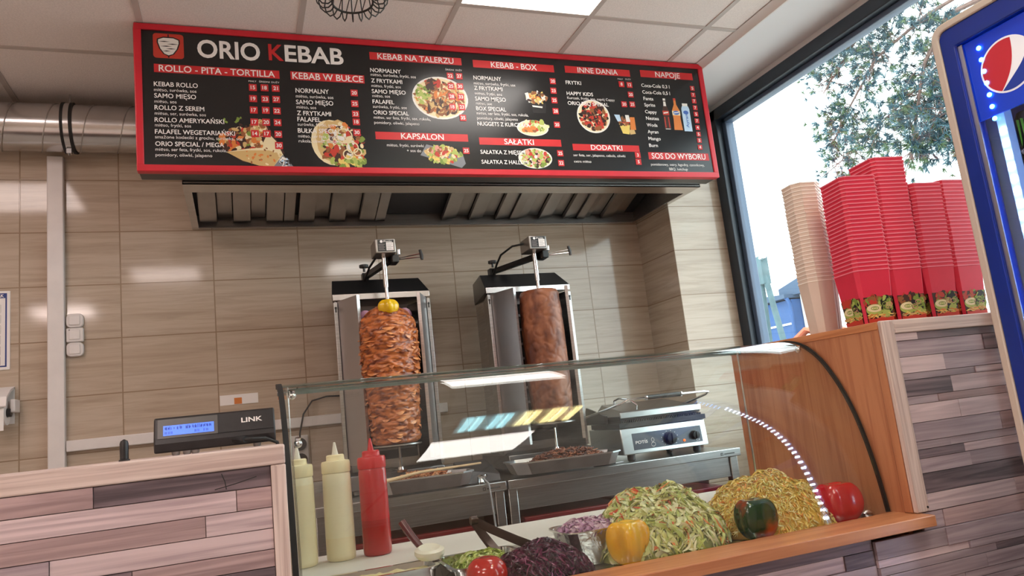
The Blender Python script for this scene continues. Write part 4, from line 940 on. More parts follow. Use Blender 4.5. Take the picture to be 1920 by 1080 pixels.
for x in (gx0 + .138, gx0 + .322): b.lathe([(.010, -.005), (.012, -.003), (.012, .003), (.010, .005)], (x, gy0 - .02, hz), 14, 0, 'X')
b.build('grip_collar', CHROME, hb)
b = MB(); b.tube([(gx0 + .13, gy0 + .07, 1.10), (gx0 + .125, gy0 + .05, 1.118), (gx0 + .105, gy0 + .08, 1.148), (gx0 + .09, gy0 + .15, 1.158), (gx0 + .085, gy0 + .19, 1.150), (gx0 + .085, gy0 + .2, 1.13)], .005, 8); b.build('lid_bow', CHROME, g)
# knife handle on the table in front of the grill
kn = thing('knife', 'black-handled knife on the table in front of the contact grill', 'knife', (1.46, 2.97, TZ))
b = MB(); b.tube([(1.42, 2.972, TZ + .008), (1.47, 2.975, TZ + .009), (1.53, 2.985, TZ + .008)], [.006, .0085, .006], 10); b.build('handle', BLACK, kn)
b = MB(); b.hexa([(1.53, 2.980, TZ + .006), (1.575, 2.992, TZ + .006), (1.575, 2.998, TZ + .006), (1.53, 2.992, TZ + .006)], [(1.53, 2.980, TZ + .008), (1.575, 2.992, TZ + .008), (1.575, 2.998, TZ + .008), (1.53, 2.992, TZ + .008)]); b.build('blade', STEEL, kn)

# ------------------------------------------------------------------ planked counters
PLK = [wood_mat('pale_plank', rgb(210, 188, 190), rgb(172, 150, 154), 'X', 60, .5, .08), wood_mat('rosy_plank', rgb(188, 160, 160), rgb(148, 122, 124), 'X', 60, .5, .10),
       wood_mat('grey_plank', rgb(172, 154, 160), rgb(138, 120, 128), 'X', 55, .5, .12), wood_mat('dark_plank', rgb(128, 110, 116), rgb(78, 66, 72), 'X', 50, .5, .12)]
TRIM_H = wood_mat('pale_trim_level', rgb(222, 202, 194), rgb(190, 166, 158), 'X', 90, .5, .03)
TRIM_V = wood_mat('pale_trim_upright', rgb(222, 202, 194), rgb(190, 166, 158), 'Z', 90, .5, .03)
DECOR = mat('core_board', rgb(120, 100, 92), .7)
BEECH = wood_mat('beech_board', rgb(194, 132, 94), rgb(172, 108, 74), 'Z', 38, .38, .02)
BEECHX = wood_mat('beech_ledge', rgb(202, 138, 96), rgb(180, 114, 76), 'X', 38, .36, .02)
def planks(mb, y, rows, rng=None):
    """rows: (z_low, z_high, [(x0, x1, tone), ...]); boards of slightly different thickness in one panel"""
    for z0, z1, L_ in rows:
        for x0, x1, k in L_:
            d = .004 + .005 * random.Random(int(x0 * 999) + int(z0 * 7777)).random()
            mb.box(x0 + .0006, x1 - .0006, y - d, y + .004, z0 + .0007, z1 - .0007, k)
def rand_row(rng, x0, x1, wts=(3, 3, 3, 2), lo=.14, hi=.5):
    out = []; x = x0 - rng.uniform(0, .2)
    while x < x1:
        e = x + rng.uniform(lo, hi)
        if x1 - e < .06: e = x1
        a, b2 = max(x, x0), min(e, x1)
        if b2 - a > .01: out.append((a, b2, rng.choices((0, 1, 2, 3), wts)[0]))
        x = e
    return out
# cash counter on the left
CX0, CX1, CY, CT = -1.6, .074, 1.45, 1.132
cc = thing('cash_counter', 'plank-clad cash counter with a pale wooden edge in the lower left', 'counter', (-.76, 1.6, 0))
b = MB(); b.box(CX0, CX1 - .004, CY + .006, 1.95, 0, 1.096); b.build('carcass', DECOR, cc)
b = MB(); b.box(CX0, CX1, CY - .006, 1.96, 1.0965, CT); b.build('counter_top', TRIM_H, cc, bevel=.003)
b = MB(); b.box(CX1 - .026, CX1, CY - .008, CY + .006, 0, 1.096); b.box(CX1 - .003, CX1 + .0005, CY + .006, 1.95, 0, 1.096); b.build('edge_trim', TRIM_V, cc, bevel=.003)
b = MB(); e = CX1 - .0265
rows = [(1.0605, 1.096, [(CX0, -.236, 1), (-.236, e, 3)]), (1.0235, 1.0605, [(CX0, -.012, 0), (-.012, e, 1)]), (.987, 1.0235, [(CX0, -.064, 1), (-.064, e, 0)]), (.951, .987, [(CX0, e, 0)])]
rows[3] = (.951, .987, [(CX0, -.30, 2), (-.30, e, 0)]); rows.append((.921, .951, [(CX0, -.18, 3), (-.18, e, 1)]))
rg = random.Random(5); z = .921
while z > .02: rows.append((max(0, z - .036), z, rand_row(rg, CX0, e))); z -= .036
planks(b, CY + .003, rows)
clad = b.build('plank_cladding', PLK, cc)
b = MB(); yc = CY - .0062
b.tube([(-.047, yc, 1.066), (-.012, yc, 1.072), (.023, yc, 1.080)], .0008, 5); b.tube([(-.035, yc, 1.092), (-.030, yc, 1.078), (-.028, yc, 1.064)], .0008, 5); b.build('wood_crack', RUBBER, clad)
# customer display
dp = thing('customer_display', 'black customer display with a lit blue screen on the cash counter', 'display', (-.045, 1.62, CT))
b = MB(); b.prism([(1.595, 1.139), (1.590, 1.156), (1.607, 1.203), (1.613, 1.207), (1.668, 1.200), (1.672, 1.139)], 'X', -.157, .066); b.build('housing', BLACK, dp, bevel=.003)
def fy(z): return 1.590 + (z - 1.158) * .378
def slab(mb, x0, x1, z0, z1, out, mi=0, th=.0008): 
    mb.hexa([(x0, fy(z0) - out, z0), (x1, fy(z0) - out, z0), (x1, fy(z0) - out + th, z0), (x0, fy(z0) - out + th, z0)], [(x0, fy(z1) - out, z1), (x1, fy(z1) - out, z1), (x1, fy(z1) - out + th, z1), (x0, fy(z1) - out + th, z1)], mi)
b = MB(); slab(b, -.150, -.042, 1.166, 1.2025, .0008); b.build('screen_bezel', mat('grey_bezel', (.10, .095, .09), .3), dp, 0)
b = MB(); slab(b, -.140, -.049, 1.171, 1.190, .0016); scn = b.build('screen', mat('blue_lcd', rgb(60, 100, 235), .3, emit=.55, ecol=rgb(90, 130, 255)), dp, 0)
b = MB(); rg = random.Random(9)
for i in range(16):
    if i in (6,): continue
    x = -.137 + i * .0053
    for k in range(3):
        if rg.random() < .85: slab(b, x + k * .0013, x + k * .0013 + .0009, 1.1815 + rg.choice((0, .0012)), 1.1885 - rg.choice((0, .0012, .002)), .0020)
for i in (0, 1, 2, 10, 11, 13, 14):
    x = -.137 + i * .0053
    for k in range(2): slab(b, x + k * .002, x + k * .002 + .0008, 1.1735, 1.1785, .0020)
b.build('screen_characters', mat('dark_lcd', rgb(18, 34, 120), .4), scn, 0)
b = MB(); y0 = fy(1.185) - .0012
text(b, 'LINK', (.002, y0, 1.1825), UX, (0, .353, .935), .0095, .040, 2); b.buildraw('lettering', PRINTW, dp)
b = MB(); slab(b, -.0425, -.0412, 1.160, 1.2035, .0007); slab(b, -.0412, .064, 1.166, 1.1668, .0007); b.build('seam', RUBBER, dp, 0)
b = MB()
for x in (-.12, -.10, -.085, .03):
    b = MB(); b.lathe([(.006, .0003), (.0075, .003), (.0075, .0075)], (x, 1.615, CT), 12); b.build('foot', WHITEP, dp)
b = MB(); b.tube([(-.015, 1.60, 1.150), (.0, 1.57, 1.148), (.02, 1.565, 1.148), (.045, 1.575, 1.146), (.068, 1.60, 1.136), (.079, 1.63, 1.10), (.080, 1.64, .98), (.080, 1.64, .90)], .0035, 8); b.tube([(-.012, 1.594, 1.150), (.008, 1.567, 1.148)], .0065, 8); b.build('cable', RUBBER, dp)
t = thing('terminal_antenna', 'short black rounded stick standing on the counter beside the display', 'antenna', (-.203, 1.56, CT))
b = MB(); b.lathe([(.0075, .0005), (.0075, .032), (.006, .037), (.001, .040)], (-.203, 1.56, CT), 14); b.build('stick', BLACK, t)
b = MB(); b.lathe([(.0095, .0005), (.0095, .003), (.0078, .004)], (-.203, 1.56, CT), 16); b.build('base', BLACK, t)

# serving counter: clad front, beech ledge, steel deck, white cutting board
sv = thing('serving_counter', 'plank-clad serving counter under the glass case with a beech ledge', 'counter', (.9, 1.75, 0))
SX0, SX1, DECK, LEDGE = .082, 1.535, .775, .793
b = MB(); b.box(SX0, SX1, 1.456, 2.12, 0, .735); b.build('carcass', DECOR, sv)
b = MB(); b.box(SX0, SX1, 1.515, 2.12, .7355, DECK); b.build('deck', STEELX, sv)
b = MB(); b.box(SX0, 1.553, 1.40, 1.5145, LEDGE - .026, LEDGE); b.build('ledge', BEECHX, sv, bevel=.002)
b = MB(); rg = random.Random(21); rows = []; z = .766
while z > .01:
    h = rg.choice((.018, .034, .036, .038, .036)); rows.append((max(0, z - h), z, rand_row(rg, SX0, 1.388, (4, 1.5, 5, 1.5), .25, .6))); z -= h
planks(b, 1.452, rows); b.build('plank_cladding', PLK, sv)
b = MB(); b.box(.097, 1.525, 1.79, 2.09, DECK + .0005, .83)
tag(b.build('cutting_board', mat('white_board', rgb(236, 230, 222), .4, var=.03, scale=4), bevel=.006), 'long white plastic cutting board along the back of the serving counter', 'cutting board')

# glass case
gc = thing('glass_case', 'clear glass food case with a curved front on the serving counter', 'glass case', (.81, 1.75, LEDGE))
prof = [(1.5185, .794), (1.526, .855), (1.537, .920), (1.553, .990), (1.574, 1.055), (1.600, 1.112), (1.626, 1.155), (1.656, 1.195), (1.690, 1.226), (1.728, 1.248), (1.770, 1.260), (1.815, 1.263), (2.00, 1.263)]
# finer profile
def spline(P, m=4):
    out = []
    for i in range(len(P) - 1):
        p0 = Vector((*P[max(i - 1, 0)], 0)); p1 = Vector((*P[i], 0)); p2 = Vector((*P[i + 1], 0)); p3 = Vector((*P[min(i + 2, len(P) - 1)], 0))
        for k in range(m):
            u = k / m; q = .5 * ((2 * p1) + (p2 - p0) * u + (2 * p0 - 5 * p1 + 4 * p2 - p3) * u * u + (3 * p1 - p0 - 3 * p2 + p3) * u ** 3); out.append((q.x, q.y))
    return out + [P[-1]]
PR = spline(prof)
def offs(P, d):
    out = []
    for i, p in enumerate(P):
        a = Vector(P[max(i - 1, 0)]); c = Vector(P[min(i + 1, len(P) - 1)]); t_ = (c - a).normalized(); out.append((p[0] + t_.y * d, p[1] - t_.x * d))
    return out
PI2 = offs(PR, .006)
GX0, GX1 = .092, 1.529
b = MB(); n = len(PR); vs = []
for x in (GX0, GX1):
    vs += [(x, *p) for p in PR] + [(x, *p) for p in PI2]
fs = []
for i in range(n - 1):
    fs += [(i, i + 1, 2 * n + i + 1, 2 * n + i), (n + i, 3 * n + i, 3 * n + i + 1, n + i + 1), (i, n + i, n + i + 1, i + 1), (2 * n + i, 2 * n + i + 1, 3 * n + i + 1, 3 * n + i)]
fs += [(0, 2 * n, 3 * n, n), (n - 1, 2 * n - 1, 4 * n - 1, 3 * n - 1)]
b.add(vs, fs); b.build('curved_pane', GLASS, gc, 60)
# polished edge of the top pane
b = MB(); b.box(GX0, GX1, 2.0005, 2.010, 1.250, 1.2655); b.build('polished_edge', mat('green_glass_edge', rgb(96, 116, 112), .2, spec=.8), gc, 0)
b = MB(); poly = PI2 + [(2.0, .83), (1.60, .80)]
b.prism([(p[0], p[1]) for p in PI2] + [(1.995, .832), (1.79, .832), (1.785, .796), (PI2[0][0], .796)], 'X', GX0 + .001, GX0 + .006); b.build('end_pane', GLASS, gc, 0)
for x, nm, wd in ((GX0 - .0115, 'edge_seal', .011), (GX1 + .0005, 'edge_seal', .005)):
    b = MB(); k = [i for i, p in enumerate(PR) if True]; o = offs(PR, -.003); q = offs(PR, .008)
    vs = [(x, *p) for p in o] + [(x, *p) for p in q] + [(x + wd, *p) for p in o] + [(x + wd, *p) for p in q]; fs = []
    m_ = len(PR) - 5
    for i in range(m_): fs += [(i, i + 1, n + i + 1, n + i), (2 * n + i, 3 * n + i, 3 * n + i + 1, 2 * n + i + 1), (i, 2 * n + i, 2 * n + i + 1, i + 1), (n + i, n + i + 1, 3 * n + i + 1, 3 * n + i)]
    fs += [(0, n, 3 * n, 2 * n), (m_, 2 * n + m_, 3 * n + m_, n + m_)]
    b.add(vs, fs); b.build(nm, RUBBER, gc, 60)
for x, y, z in ((.110, 1.72, 1.232), (.110, 1.62, 1.128), (1.512, 1.72, 1.232)):
    b = MB(); b.ball((x, y, z), .009, 14, 8); b.tube([(x, y, z), (x, y - .004, z + .012)], .006, 8); b.build('pane_clamp', CHROME, gc)
b = MB(); b.tube([(1.506, 1.99, .831), (1.506, 1.99, 1.256)], .004, 10); b.lathe([(.014, 0), (.014, .006)], (1.506, 1.99, .8305), 14); b.build('support_rod', CHROME, gc)
b = MB(); b.tube([(.115, 1.99, .831), (.115, 1.99, 1.256)], .004, 10); b.lathe([(.014, 0), (.014, .006)], (.115, 1.99, .8305), 14); b.build('support_rod', CHROME, gc)

# ------------------------------------------------------------------ tall plank cabinet and beech side wall
cab = thing('side_cabinet', 'tall plank-clad cabinet with a beech side, right of the glass case', 'cabinet', (1.85, 1.76, 0))
KX0, KX1, KY, KT = 1.541, 2.30, 1.45, 1.271
b = MB(); b.box(KX0 + .016, KX1, KY + .006, 2.07, 0, KT - .0205); b.build('carcass', DECOR, cab)
b = MB(); b.box(KX0, KX0 + .0155, KY + .028, 2.07, 0, KT - .020); b.build('side_panel', BEECH, cab, bevel=.001)
b = MB(); b.box(KX0 - .001, KX0 + .0155, KY + .002, KY + .0265, LEDGE + .001, KT - .020); b.build('front_lipping', BEECH, cab, bevel=.001)
b = MB(); b.box(KX0 - .002, KX1, KY + .002, 2.072, KT - .0198, KT); b.build('cabinet_top', wood_mat('beech_top', rgb(206, 138, 92), rgb(180, 110, 68), 'Y', 40, .4, .02), cab, bevel=.001)
b = MB(); b.box(KX0 - .001, KX0 + .040, KY - .012, KY + .0015, LEDGE + .001, KT + .001); e1 = b.build('edge_trim', TRIM_V, cab, bevel=.003)
b = MB(); b.box(KX0 + .0405, KX1, KY - .011, KY + .0015, KT - .034, KT + .001); b.build('top_trim', TRIM_H, cab, bevel=.003)
b = MB(); b.lathe([(.003, 0), (.003, -.001)], (KX0 + .034, KY - .012, LEDGE + .012), 10, 0, 'Y'); b.build('screw_head', BLACK, e1)
b = MB(); rg = random.Random(33); rows = []; z = KT - .0345; seq = [.020, .042, .042, .017, .042, .020, .046, .046, .020, .022, .036, .048, .046, .04, .046]
for h in seq:
    z0 = max(z - h, .7935)
    if z - z0 > .006: rows.append((z0, z, rand_row(rg, KX0 + .041, KX1, (4, 1, 5, 1.5), .16, .45)))
    z -= h
    if z < .80: break
rows[0] = (rows[0][0], rows[0][1], [(KX0 + .041, 1.66, 0), (1.66, KX1, 3)])
z = .7925
while z > .01:
    h = rg.choice((.018, .034, .042, .04, .036)); rows.append((max(0, z - h), z, rand_row(rg, 1.556 if z > .766 else 1.39, KX1, (4, 1, 5, 1.5), .2, .5))); z -= h
planks(b, KY + .000, [r for r in rows if r[1] > .767]); planks(b, KY - .008, [r for r in rows if r[1] <= .767])
b.build('plank_cladding', PLK, cab)
b = MB(); b.box(1.940, 1.962, 1.418, 1.437, 0, 1.300)
tag(b.build('edge_post', mat('cream_post', rgb(206, 190, 184), .5), bevel=.002), 'narrow cream upright strip between the plank cabinet and the drinks cooler', 'post')

# ------------------------------------------------------------------ bottles on the cutting board
def bottle(x, y, z, label, cb, cf, capc, tipc, level, h=.27, r=.036):
    t = thing('squeeze_bottle', label, 'bottle', (x, y, z), 'plastic squeeze bottles on the cutting board')
    k = h / .27
    b = MB()
    b.lathe([(r * .90, .0005), (r * .98, .004), (r, .012), (r * 1.0, level * k)], (x, y, z), 36, 1, 'Z', True, False)
    b.lathe([(r, level * k), (r * .985, .17 * k), (r * .97, .203 * k), (r * .93, .208 * k)], (x, y, z), 36, 0, 'Z', False, True); b.build('bottle_body', [cb, cf], t)
    b = MB(); b.lathe([(r * .97, .2085 * k), (r * 1.0, .211 * k), (r * 1.0, .232 * k), (r * .95, .237 * k), (r * .66, .2385 * k), (r * .63, .240 * k), (r * .62, .250 * k), (r * .55, .2525 * k)], (x, y, z), 36); c = b.build('screw_cap', capc, t)
    b = MB(); b.lathe([(.0085, .2525 * k), (.0065, .262 * k), (.0028, .282 * k), (.0015, .283 * k)], (x, y, z), 18); b.build('nozzle', tipc, c)
MAYO = mat('sauce_plastic', rgb(255, 242, 208), .3, var=.03, scale=9, coat=.2); MAYO2 = mat('sauce_filled_plastic', rgb(252, 236, 196), .3, var=.04, scale=9, coat=.2)
CREAMC = mat('cream_cap', rgb(250, 234, 190), .35); TIP = mat('frosted_tip', rgb(236, 228, 214), .3)
KET = mat('ketchup_plastic', rgb(200, 26, 32), .25, coat=.3, var=.06, scale=6, sss=.05); KET2 = mat('ketchup_filled_plastic', rgb(176, 6, 14), .2, coat=.3); REDC = mat('red_cap', rgb(214, 20, 30), .3)
BZ = .8305
bottle(.1290, 1.965, BZ, 'cream sauce squeeze bottle half hidden behind the black glass edge', MAYO, MAYO2, CREAMC, TIP, .19, .275)
bottle(.2225, 1.975, BZ, 'cream sauce squeeze bottle standing left of the red one', MAYO, MAYO2, CREAMC, TIP, .055, .275)
bottle(.3115, 1.965, BZ, 'red ketchup squeeze bottle on the cutting board', KET, KET2, REDC, REDC, .085, .275)

# ------------------------------------------------------------------ steel trays, sauces, salads
def tray(x0, x1, y0, y1, zr, label, depth=.038):
    t = thing('steel_tray', label, 'tray', ((x0 + x1) / 2, (y0 + y1) / 2, DECK), 'steel food trays in the glass case')
    def rr(g, z, c=.022):
        out = []
        for cx, cy, a0 in ((x1 - c, y1 - c, 0), (x0 + c, y1 - c, PI / 2), (x0 + c, y0 + c, PI), (x1 - c, y0 + c, 1.5 * PI)):
            for i in range(5): a = a0 + PI / 2 * i / 4; out.append((cx + (c + g) * math.cos(a), cy + (c + g) * math.sin(a), z))
        return out
    rings = [rr(-.008, zr - depth), rr(-.008, zr - depth), rr(0, zr - .003), rr(.008, zr - .005), rr(.009, zr), rr(-.001, zr), rr(-.010, zr - depth + .002)]
    rings = rings[1:]; n = 20; b = MB(); vs = [p for r in rings for p in r]; fs = []
    for k in range(len(rings) - 1):
        for j in range(n): fs.append((k * n + j, k * n + (j + 1) % n, (k + 1) * n + (j + 1) % n, (k + 1) * n + j))
    fs += [tuple(range(n))[::-1], tuple(range((len(rings) - 1) * n, len(rings) * n))]
    b.add(vs, fs); b.build('tray_body', CHROME, t, 30)
    return t
tray(.108, .398, 1.690, 1.778, .829, 'steel tray of pale sauce in front of the bottles', .050)
tray(.415, .590, 1.600, 1.778, .829, 'steel tray of pale green shredded lettuce', .050)
rng = random.Random(7)
b = MB(); nx, ny = 40, 12; vs = []
for i in range(nx + 1):
    for j in range(ny + 1):
        x = .120 + .266 * i / nx; y = 1.706 + .064 * j / ny; vs.append((x, y, .819 + .006 * noise.noise(Vector((x * 40, y * 40, 0))) + .003 * noise.noise(Vector((x * 120, y * 120, 3)))))
fs = [(i * (ny + 1) + j, (i + 1) * (ny + 1) + j, (i + 1) * (ny + 1) + j + 1, i * (ny + 1) + j + 1) for i in range(nx) for j in range(ny)]
o = len(vs); vs += [(v[0], v[1], .7825) for v in vs[:o]]
fs += [tuple(q + o for q in f[::-1]) for f in fs]
b.add(vs, fs); tag(b.build('pale_sauce', mat('yoghurt_sauce', rgb(238, 226, 170), .3, var=.05, scale=40, coat=.4), None, 80), 'pale yellow yoghurt sauce filling the steel tray', 'sauce', None, 'stuff')

def heap(name, label, c, rx, ry, H, n, mats, L_, W_, basem, seed, power=.75, rough=.10, kind='stuff', curl=1.0, cat='salad', wts=None, lift=.004, wide=False):
    """heap of shredded food: a lumpy core and n curled shreds lying on it"""
    rng = random.Random(seed)
    def hz(x, y):
        q = min(1, math.sqrt((x / rx) ** 2 + (y / ry) ** 2))
        return H * (1 - q ** 2) ** power * (1 + rough * noise.noise(Vector((x * 22 + seed, y * 22, 0))) * 2) + .006 * noise.noise(Vector((x * 60, y * 60, seed)))
    mb = MB(); nr, na = 22, 56; vs = [(c[0], c[1], c[2] + hz(0, 0))]; fs = []
    for i in range(1, nr + 1):
        for j in range(na):
            a = 2 * PI * j / na; q = i / nr; x, y = rx * q * math.cos(a), ry * q * math.sin(a); vs.append((c[0] + x, c[1] + y, c[2] + max(.0005, hz(x, y) - .003)))
    for j in range(na): fs.append((0, 1 + j, 1 + (j + 1) % na))
    for i in range(nr - 1):
        for j in range(na): fs.append((1 + i * na + j, 1 + (i + 1) * na + j, 1 + (i + 1) * na + (j + 1) % na, 1 + i * na + (j + 1) % na))
    fs.append(tuple(range(1 + (nr - 1) * na, 1 + nr * na))[::-1])
    mb.add(vs, fs, 0)
    for _ in range(n):
        a = rng.uniform(0, 2 * PI); q = math.sqrt(rng.random()) * .99; x, y = rx * q * math.cos(a), ry * q * math.sin(a); z = hz(x, y); e = .004
        nv = Vector((-(hz(x + e, y) - hz(x - e, y)) / (2 * e), -(hz(x, y + e) - hz(x, y - e)) / (2 * e), 1)).normalized()
        tg = nv.cross(Vector((rng.uniform(-1, 1), rng.uniform(-1, 1), rng.uniform(-.6, .6)))).normalized(); sd = nv.cross(tg)
        ln = L_ * rng.uniform(.5, 1.3); wd = W_ * rng.uniform(.6, 1.4) * (1 if not wide else rng.choice((1, 1, 2.2))); cv = rng.uniform(-1, 1) * curl; up = rng.uniform(0, lift); tw = rng.uniform(-1.2, 1.2)
        P_, Q_, S_ = [], [], 5; m_ = rng.choices(range(1, len(mats) + 1), wts)[0] if wts else rng.randint(1, len(mats))
        p0 = Vector((c[0] + x, c[1] + y, c[2] + max(z, .002)))
        for k in range(S_ + 1):
            u = k / S_ - .5
            p = p0 + tg * (ln * u) + sd * (cv * ln * (u * u - .08)) + nv * (up + ln * .25 * (.25 - u * u) * (1 + abs(cv)))
            dr = (sd * math.cos(tw + u * 2) + nv * math.sin(tw + u * 2)) * (wd * .5 * (1 - .6 * abs(2 * u) ** 3))
            pa, pb = p - dr, p + dr
            zf = c[2] + .0008
            if pa.z < zf: pa.z = zf
            if pb.z < zf: pb.z = zf + .0004
            P_.append(pa); Q_.append(pb)
        mb.add(P_ + Q_, [(i, i + 1, S_ + 2 + i, S_ + 1 + i) for i in range(S_)], m_)
    return tag(mb.buildraw(name, [basem] + mats, None, 1), label, cat, None, kind)
def fm(n, *c, rough=.4): return mat(n, rgb(*c), rough, var=.1, scale=60, sss=.1, coat=.15)
heap('shredded_lettuce', 'pale green shredded lettuce in the small steel tray', (.503, 1.690, .7855), .074, .080, .050, 900, [fm('lettuce_a', 196, 206, 110), fm('lettuce_b', 168, 188, 84), fm('lettuce_c', 220, 224, 156)], .020, .005, fm('lettuce_core', 150, 168, 76), 3, .45)
heap('red_cabbage', 'heap of shredded dark purple cabbage in front of the foil dish', (.604, 1.602, DECK + .001), .120, .082, .070, 2600, [fm('cabbage_a', 82, 12, 52), fm('cabbage_b', 108, 22, 72), fm('cabbage_c', 48, 6, 34), fm('cabbage_d', 170, 104, 140)], .026, .0032, fm('cabbage_core', 44, 10, 32), 5, .7, wts=(5, 4, 5, .5), lift=.008)
heap('cabbage_salad', 'large heap of green cabbage salad with carrot strips', (.948, 1.670, DECK + .001), .174, .146, .136, 3400, [fm('salad_a', 214, 214, 136), fm('salad_b', 184, 192, 100), fm('salad_c', 236, 232, 184), fm('salad_d', 240, 140, 76), fm('salad_e', 228, 98, 62)], .040, .0048, fm('salad_core', 170, 174, 96), 8, .62, wts=(6, 4, 6, 1.1, .7), lift=.006, wide=True)
heap('carrot_salad', 'large heap of yellow carrot and celery salad at the right of the case', (1.290, 1.695, DECK + .001), .180, .172, .128, 5600, [fm('carrot_a', 250, 216, 124), fm('carrot_b', 240, 204, 108), fm('carrot_c', 254, 236, 176), fm('carrot_d', 246, 160, 84), fm('carrot_e', 222, 212, 128)], .020, .0026, fm('carrot_core', 222, 178, 84), 9, .70, wts=(5, 4, 4, 1.6, 2), lift=.005)
# foil dish of onions
fd = thing('foil_dish', 'small aluminium foil dish of chopped red onion beside the yellow pepper', 'foil dish', (.768, 1.685, DECK))
FOIL = mat('crinkled_foil', (.72, .72, .70), .26, 1, bump=.9, scale=55)
def rr2(cx, cy, hx, hy, c, z, wob=0, n=10):
    out = []
    for sx, sy, a0 in ((1, 1, 0), (-1, 1, PI / 2), (-1, -1, PI), (1, -1, 1.5 * PI)):
        for i in range(n): a = a0 + PI / 2 * i / (n - 1); k = 1 + wob * (i % 2); out.append((cx + (sx * (hx - c) + c * math.cos(a)) * k, cy + (sy * (hy - c) + c * math.sin(a)) * k, z))
    return out
def ring_mesh(rings, capb=True, capt=False):
    n = len(rings[0]); vs = [p for r in rings for p in r]; fs = []
    for k in range(len(rings) - 1):
        for j in range(n): fs.append((k * n + j, k * n + (j + 1) % n, (k + 1) * n + (j + 1) % n, (k + 1) * n + j))
    if capb: fs.append(tuple(range(n))[::-1])
    if capt: fs.append(tuple(range((len(rings) - 1) * n, len(rings) * n)))
    return vs, fs
zt = DECK + .079; fcx, fcy = .776, 1.685
b = MB(); b.add(*ring_mesh([rr2(fcx, fcy, .062, .045, .03, DECK + .002, .012), rr2(fcx, fcy, .085, .064, .035, zt, .012), rr2(fcx, fcy, .092, .071, .038, zt + .001, .004), rr2(fcx, fcy, .092, .071, .038, zt + .004), rr2(fcx, fcy, .084, .063, .035, zt + .002, .01), rr2(fcx, fcy, .070, .05, .03, DECK + .03, .01)], True, True)); b.build('dish', FOIL, fd, 25)
heap('chopped_onion', 'chopped pale purple onion filling the foil dish', (fcx, fcy, zt - .014), .081, .060, .026, 460, [fm('onion_a', 206, 164, 190), fm('onion_b', 178, 128, 160), fm('onion_c', 228, 200, 212)], .022, .008, fm('onion_core', 170, 122, 150), 6, .35, curl=1.6, cat='onion')
# whole vegetables behind the glass
lobed((.818, 1.578, DECK + .001), .056, .050, .049, 4, .30, YEL, 'yellow_pepper', 'large glossy yellow pepper standing against the glass', 'pepper', .16, shape=lambda u: .80 + .28 * u, phase=.35, flat=.55)
GRN = mat('green_red_skin', rgb(28, 62, 24), .15, col2=rgb(196, 70, 24), scale=9, coat=.6, lo=.50, hi=.62, sss=.03)
lobed((1.168, 1.572, DECK + .001), .062, .050, .050, 4, .24, GRN, 'green_pepper', 'dark green pepper turning orange, standing against the glass', 'pepper', .16, phase=.9, flat=.62, shape=lambda u: .84 + .2 * u)
REDV = mat('red_skin', rgb(206, 22, 22), .12, coat=.7, var=.08, scale=10, sss=.04)
lobed((1.432, 1.580, DECK + .001), .068, .056, .052, 4, .24, REDV, 'red_pepper', 'round glossy red pepper at the right end of the glass case', 'pepper', .26, phase=.8, flat=.66)
lobed((.474, 1.575, DECK + .001), .0455, .045, .038, 8, .015, mat('tomato_skin', rgb(196, 30, 20), .12, coat=.7, var=.05, sss=.04), 'tomato', 'shiny red tomato in front of the purple cabbage', 'tomato', .10, flat=.85)
b = MB(); b.lathe([(.016, .0005), (.018, .006), (.018, .016), (.010, .022), (.004, .023)], (1.513, 1.572, DECK), 18)
tag(b.build('pane_foot', CHROME), 'small chrome foot beside the red pepper', 'fitting')
# tongs and spatula
TG = mat('dark_tongs', rgb(62, 44, 40), .28, .6)
tn = thing('tongs', 'dark metal serving tongs stuck in the purple cabbage', 'tongs', (.50, 1.72, .91))
def blade(pts, wd, hgt, rows):
    m = MB(); vs = []
    for (p, w_) in zip(pts, rows):
        p = Vector(p); vs += [p + Vector((-w_, 0, hgt)), p + Vector((w_, 0, hgt)), p + Vector((w_, 0, -hgt)), p + Vector((-w_, 0, -hgt))]
    fs = [(0, 1, 2, 3), tuple(range(len(vs) - 4, len(vs)))[::-1]]
    for i in range(len(pts) - 1):
        for j in range(4): fs.append((4 * i + j, 4 * i + (j + 1) % 4, 4 * i + 4 + (j + 1) % 4, 4 * i + 4 + j))
    m.add(vs, fs); return m
blade([(.497, 1.72, .905), (.516, 1.715, .872), (.533, 1.70, .842), (.545, 1.685, .818)], 0, .006, [.008, .009, .010, .013]).build('arm', TG, tn, 30, bevel=.001)
blade([(.500, 1.72, .907), (.540, 1.712, .880), (.588, 1.70, .853), (.628, 1.69, .832)], 0, .006, [.008, .010, .011, .013]).build('arm', TG, tn, 30, bevel=.001)
b = MB(); b.tube([(.490, 1.72, .908), (.506, 1.72, .908)], .010, 12); b.build('hinge', TG, tn)
for i in range(5):
    b = MB(); b.tube([(.532 + i * .006, 1.686, .820 - i * .001), (.533 + i * .006, 1.680, .810 - i * .001)], .0028, 6); b.build('tooth', TG, tn)
sp = thing('spatula', 'white-headed spatula with a dark red handle at the edge of the sauce tray', 'spatula', (.40, 1.76, .83))
b = MB(); b.tube([(.352, 1.83, .915), (.366, 1.81, .886), (.388, 1.785, .850)], [.010, .0095, .008], 12); b.build('handle', mat('dark_red_handle', rgb(96, 20, 30), .25, coat=.4), sp)
b = MB(); b.add(*ring_mesh([[(.398 + .036 * math.cos(a) * k, 1.765 + .030 * math.sin(a) * k, z + .006 * math.sin(a)) for a in [2 * PI * i / 18 for i in range(18)]] for k, z in ((.85, .837), (1, .845), (.98, .853), (.7, .858), (.4, .854))], True, True)); b.build('head', mat('white_silicone', rgb(240, 232, 214), .3, sss=.2), sp)

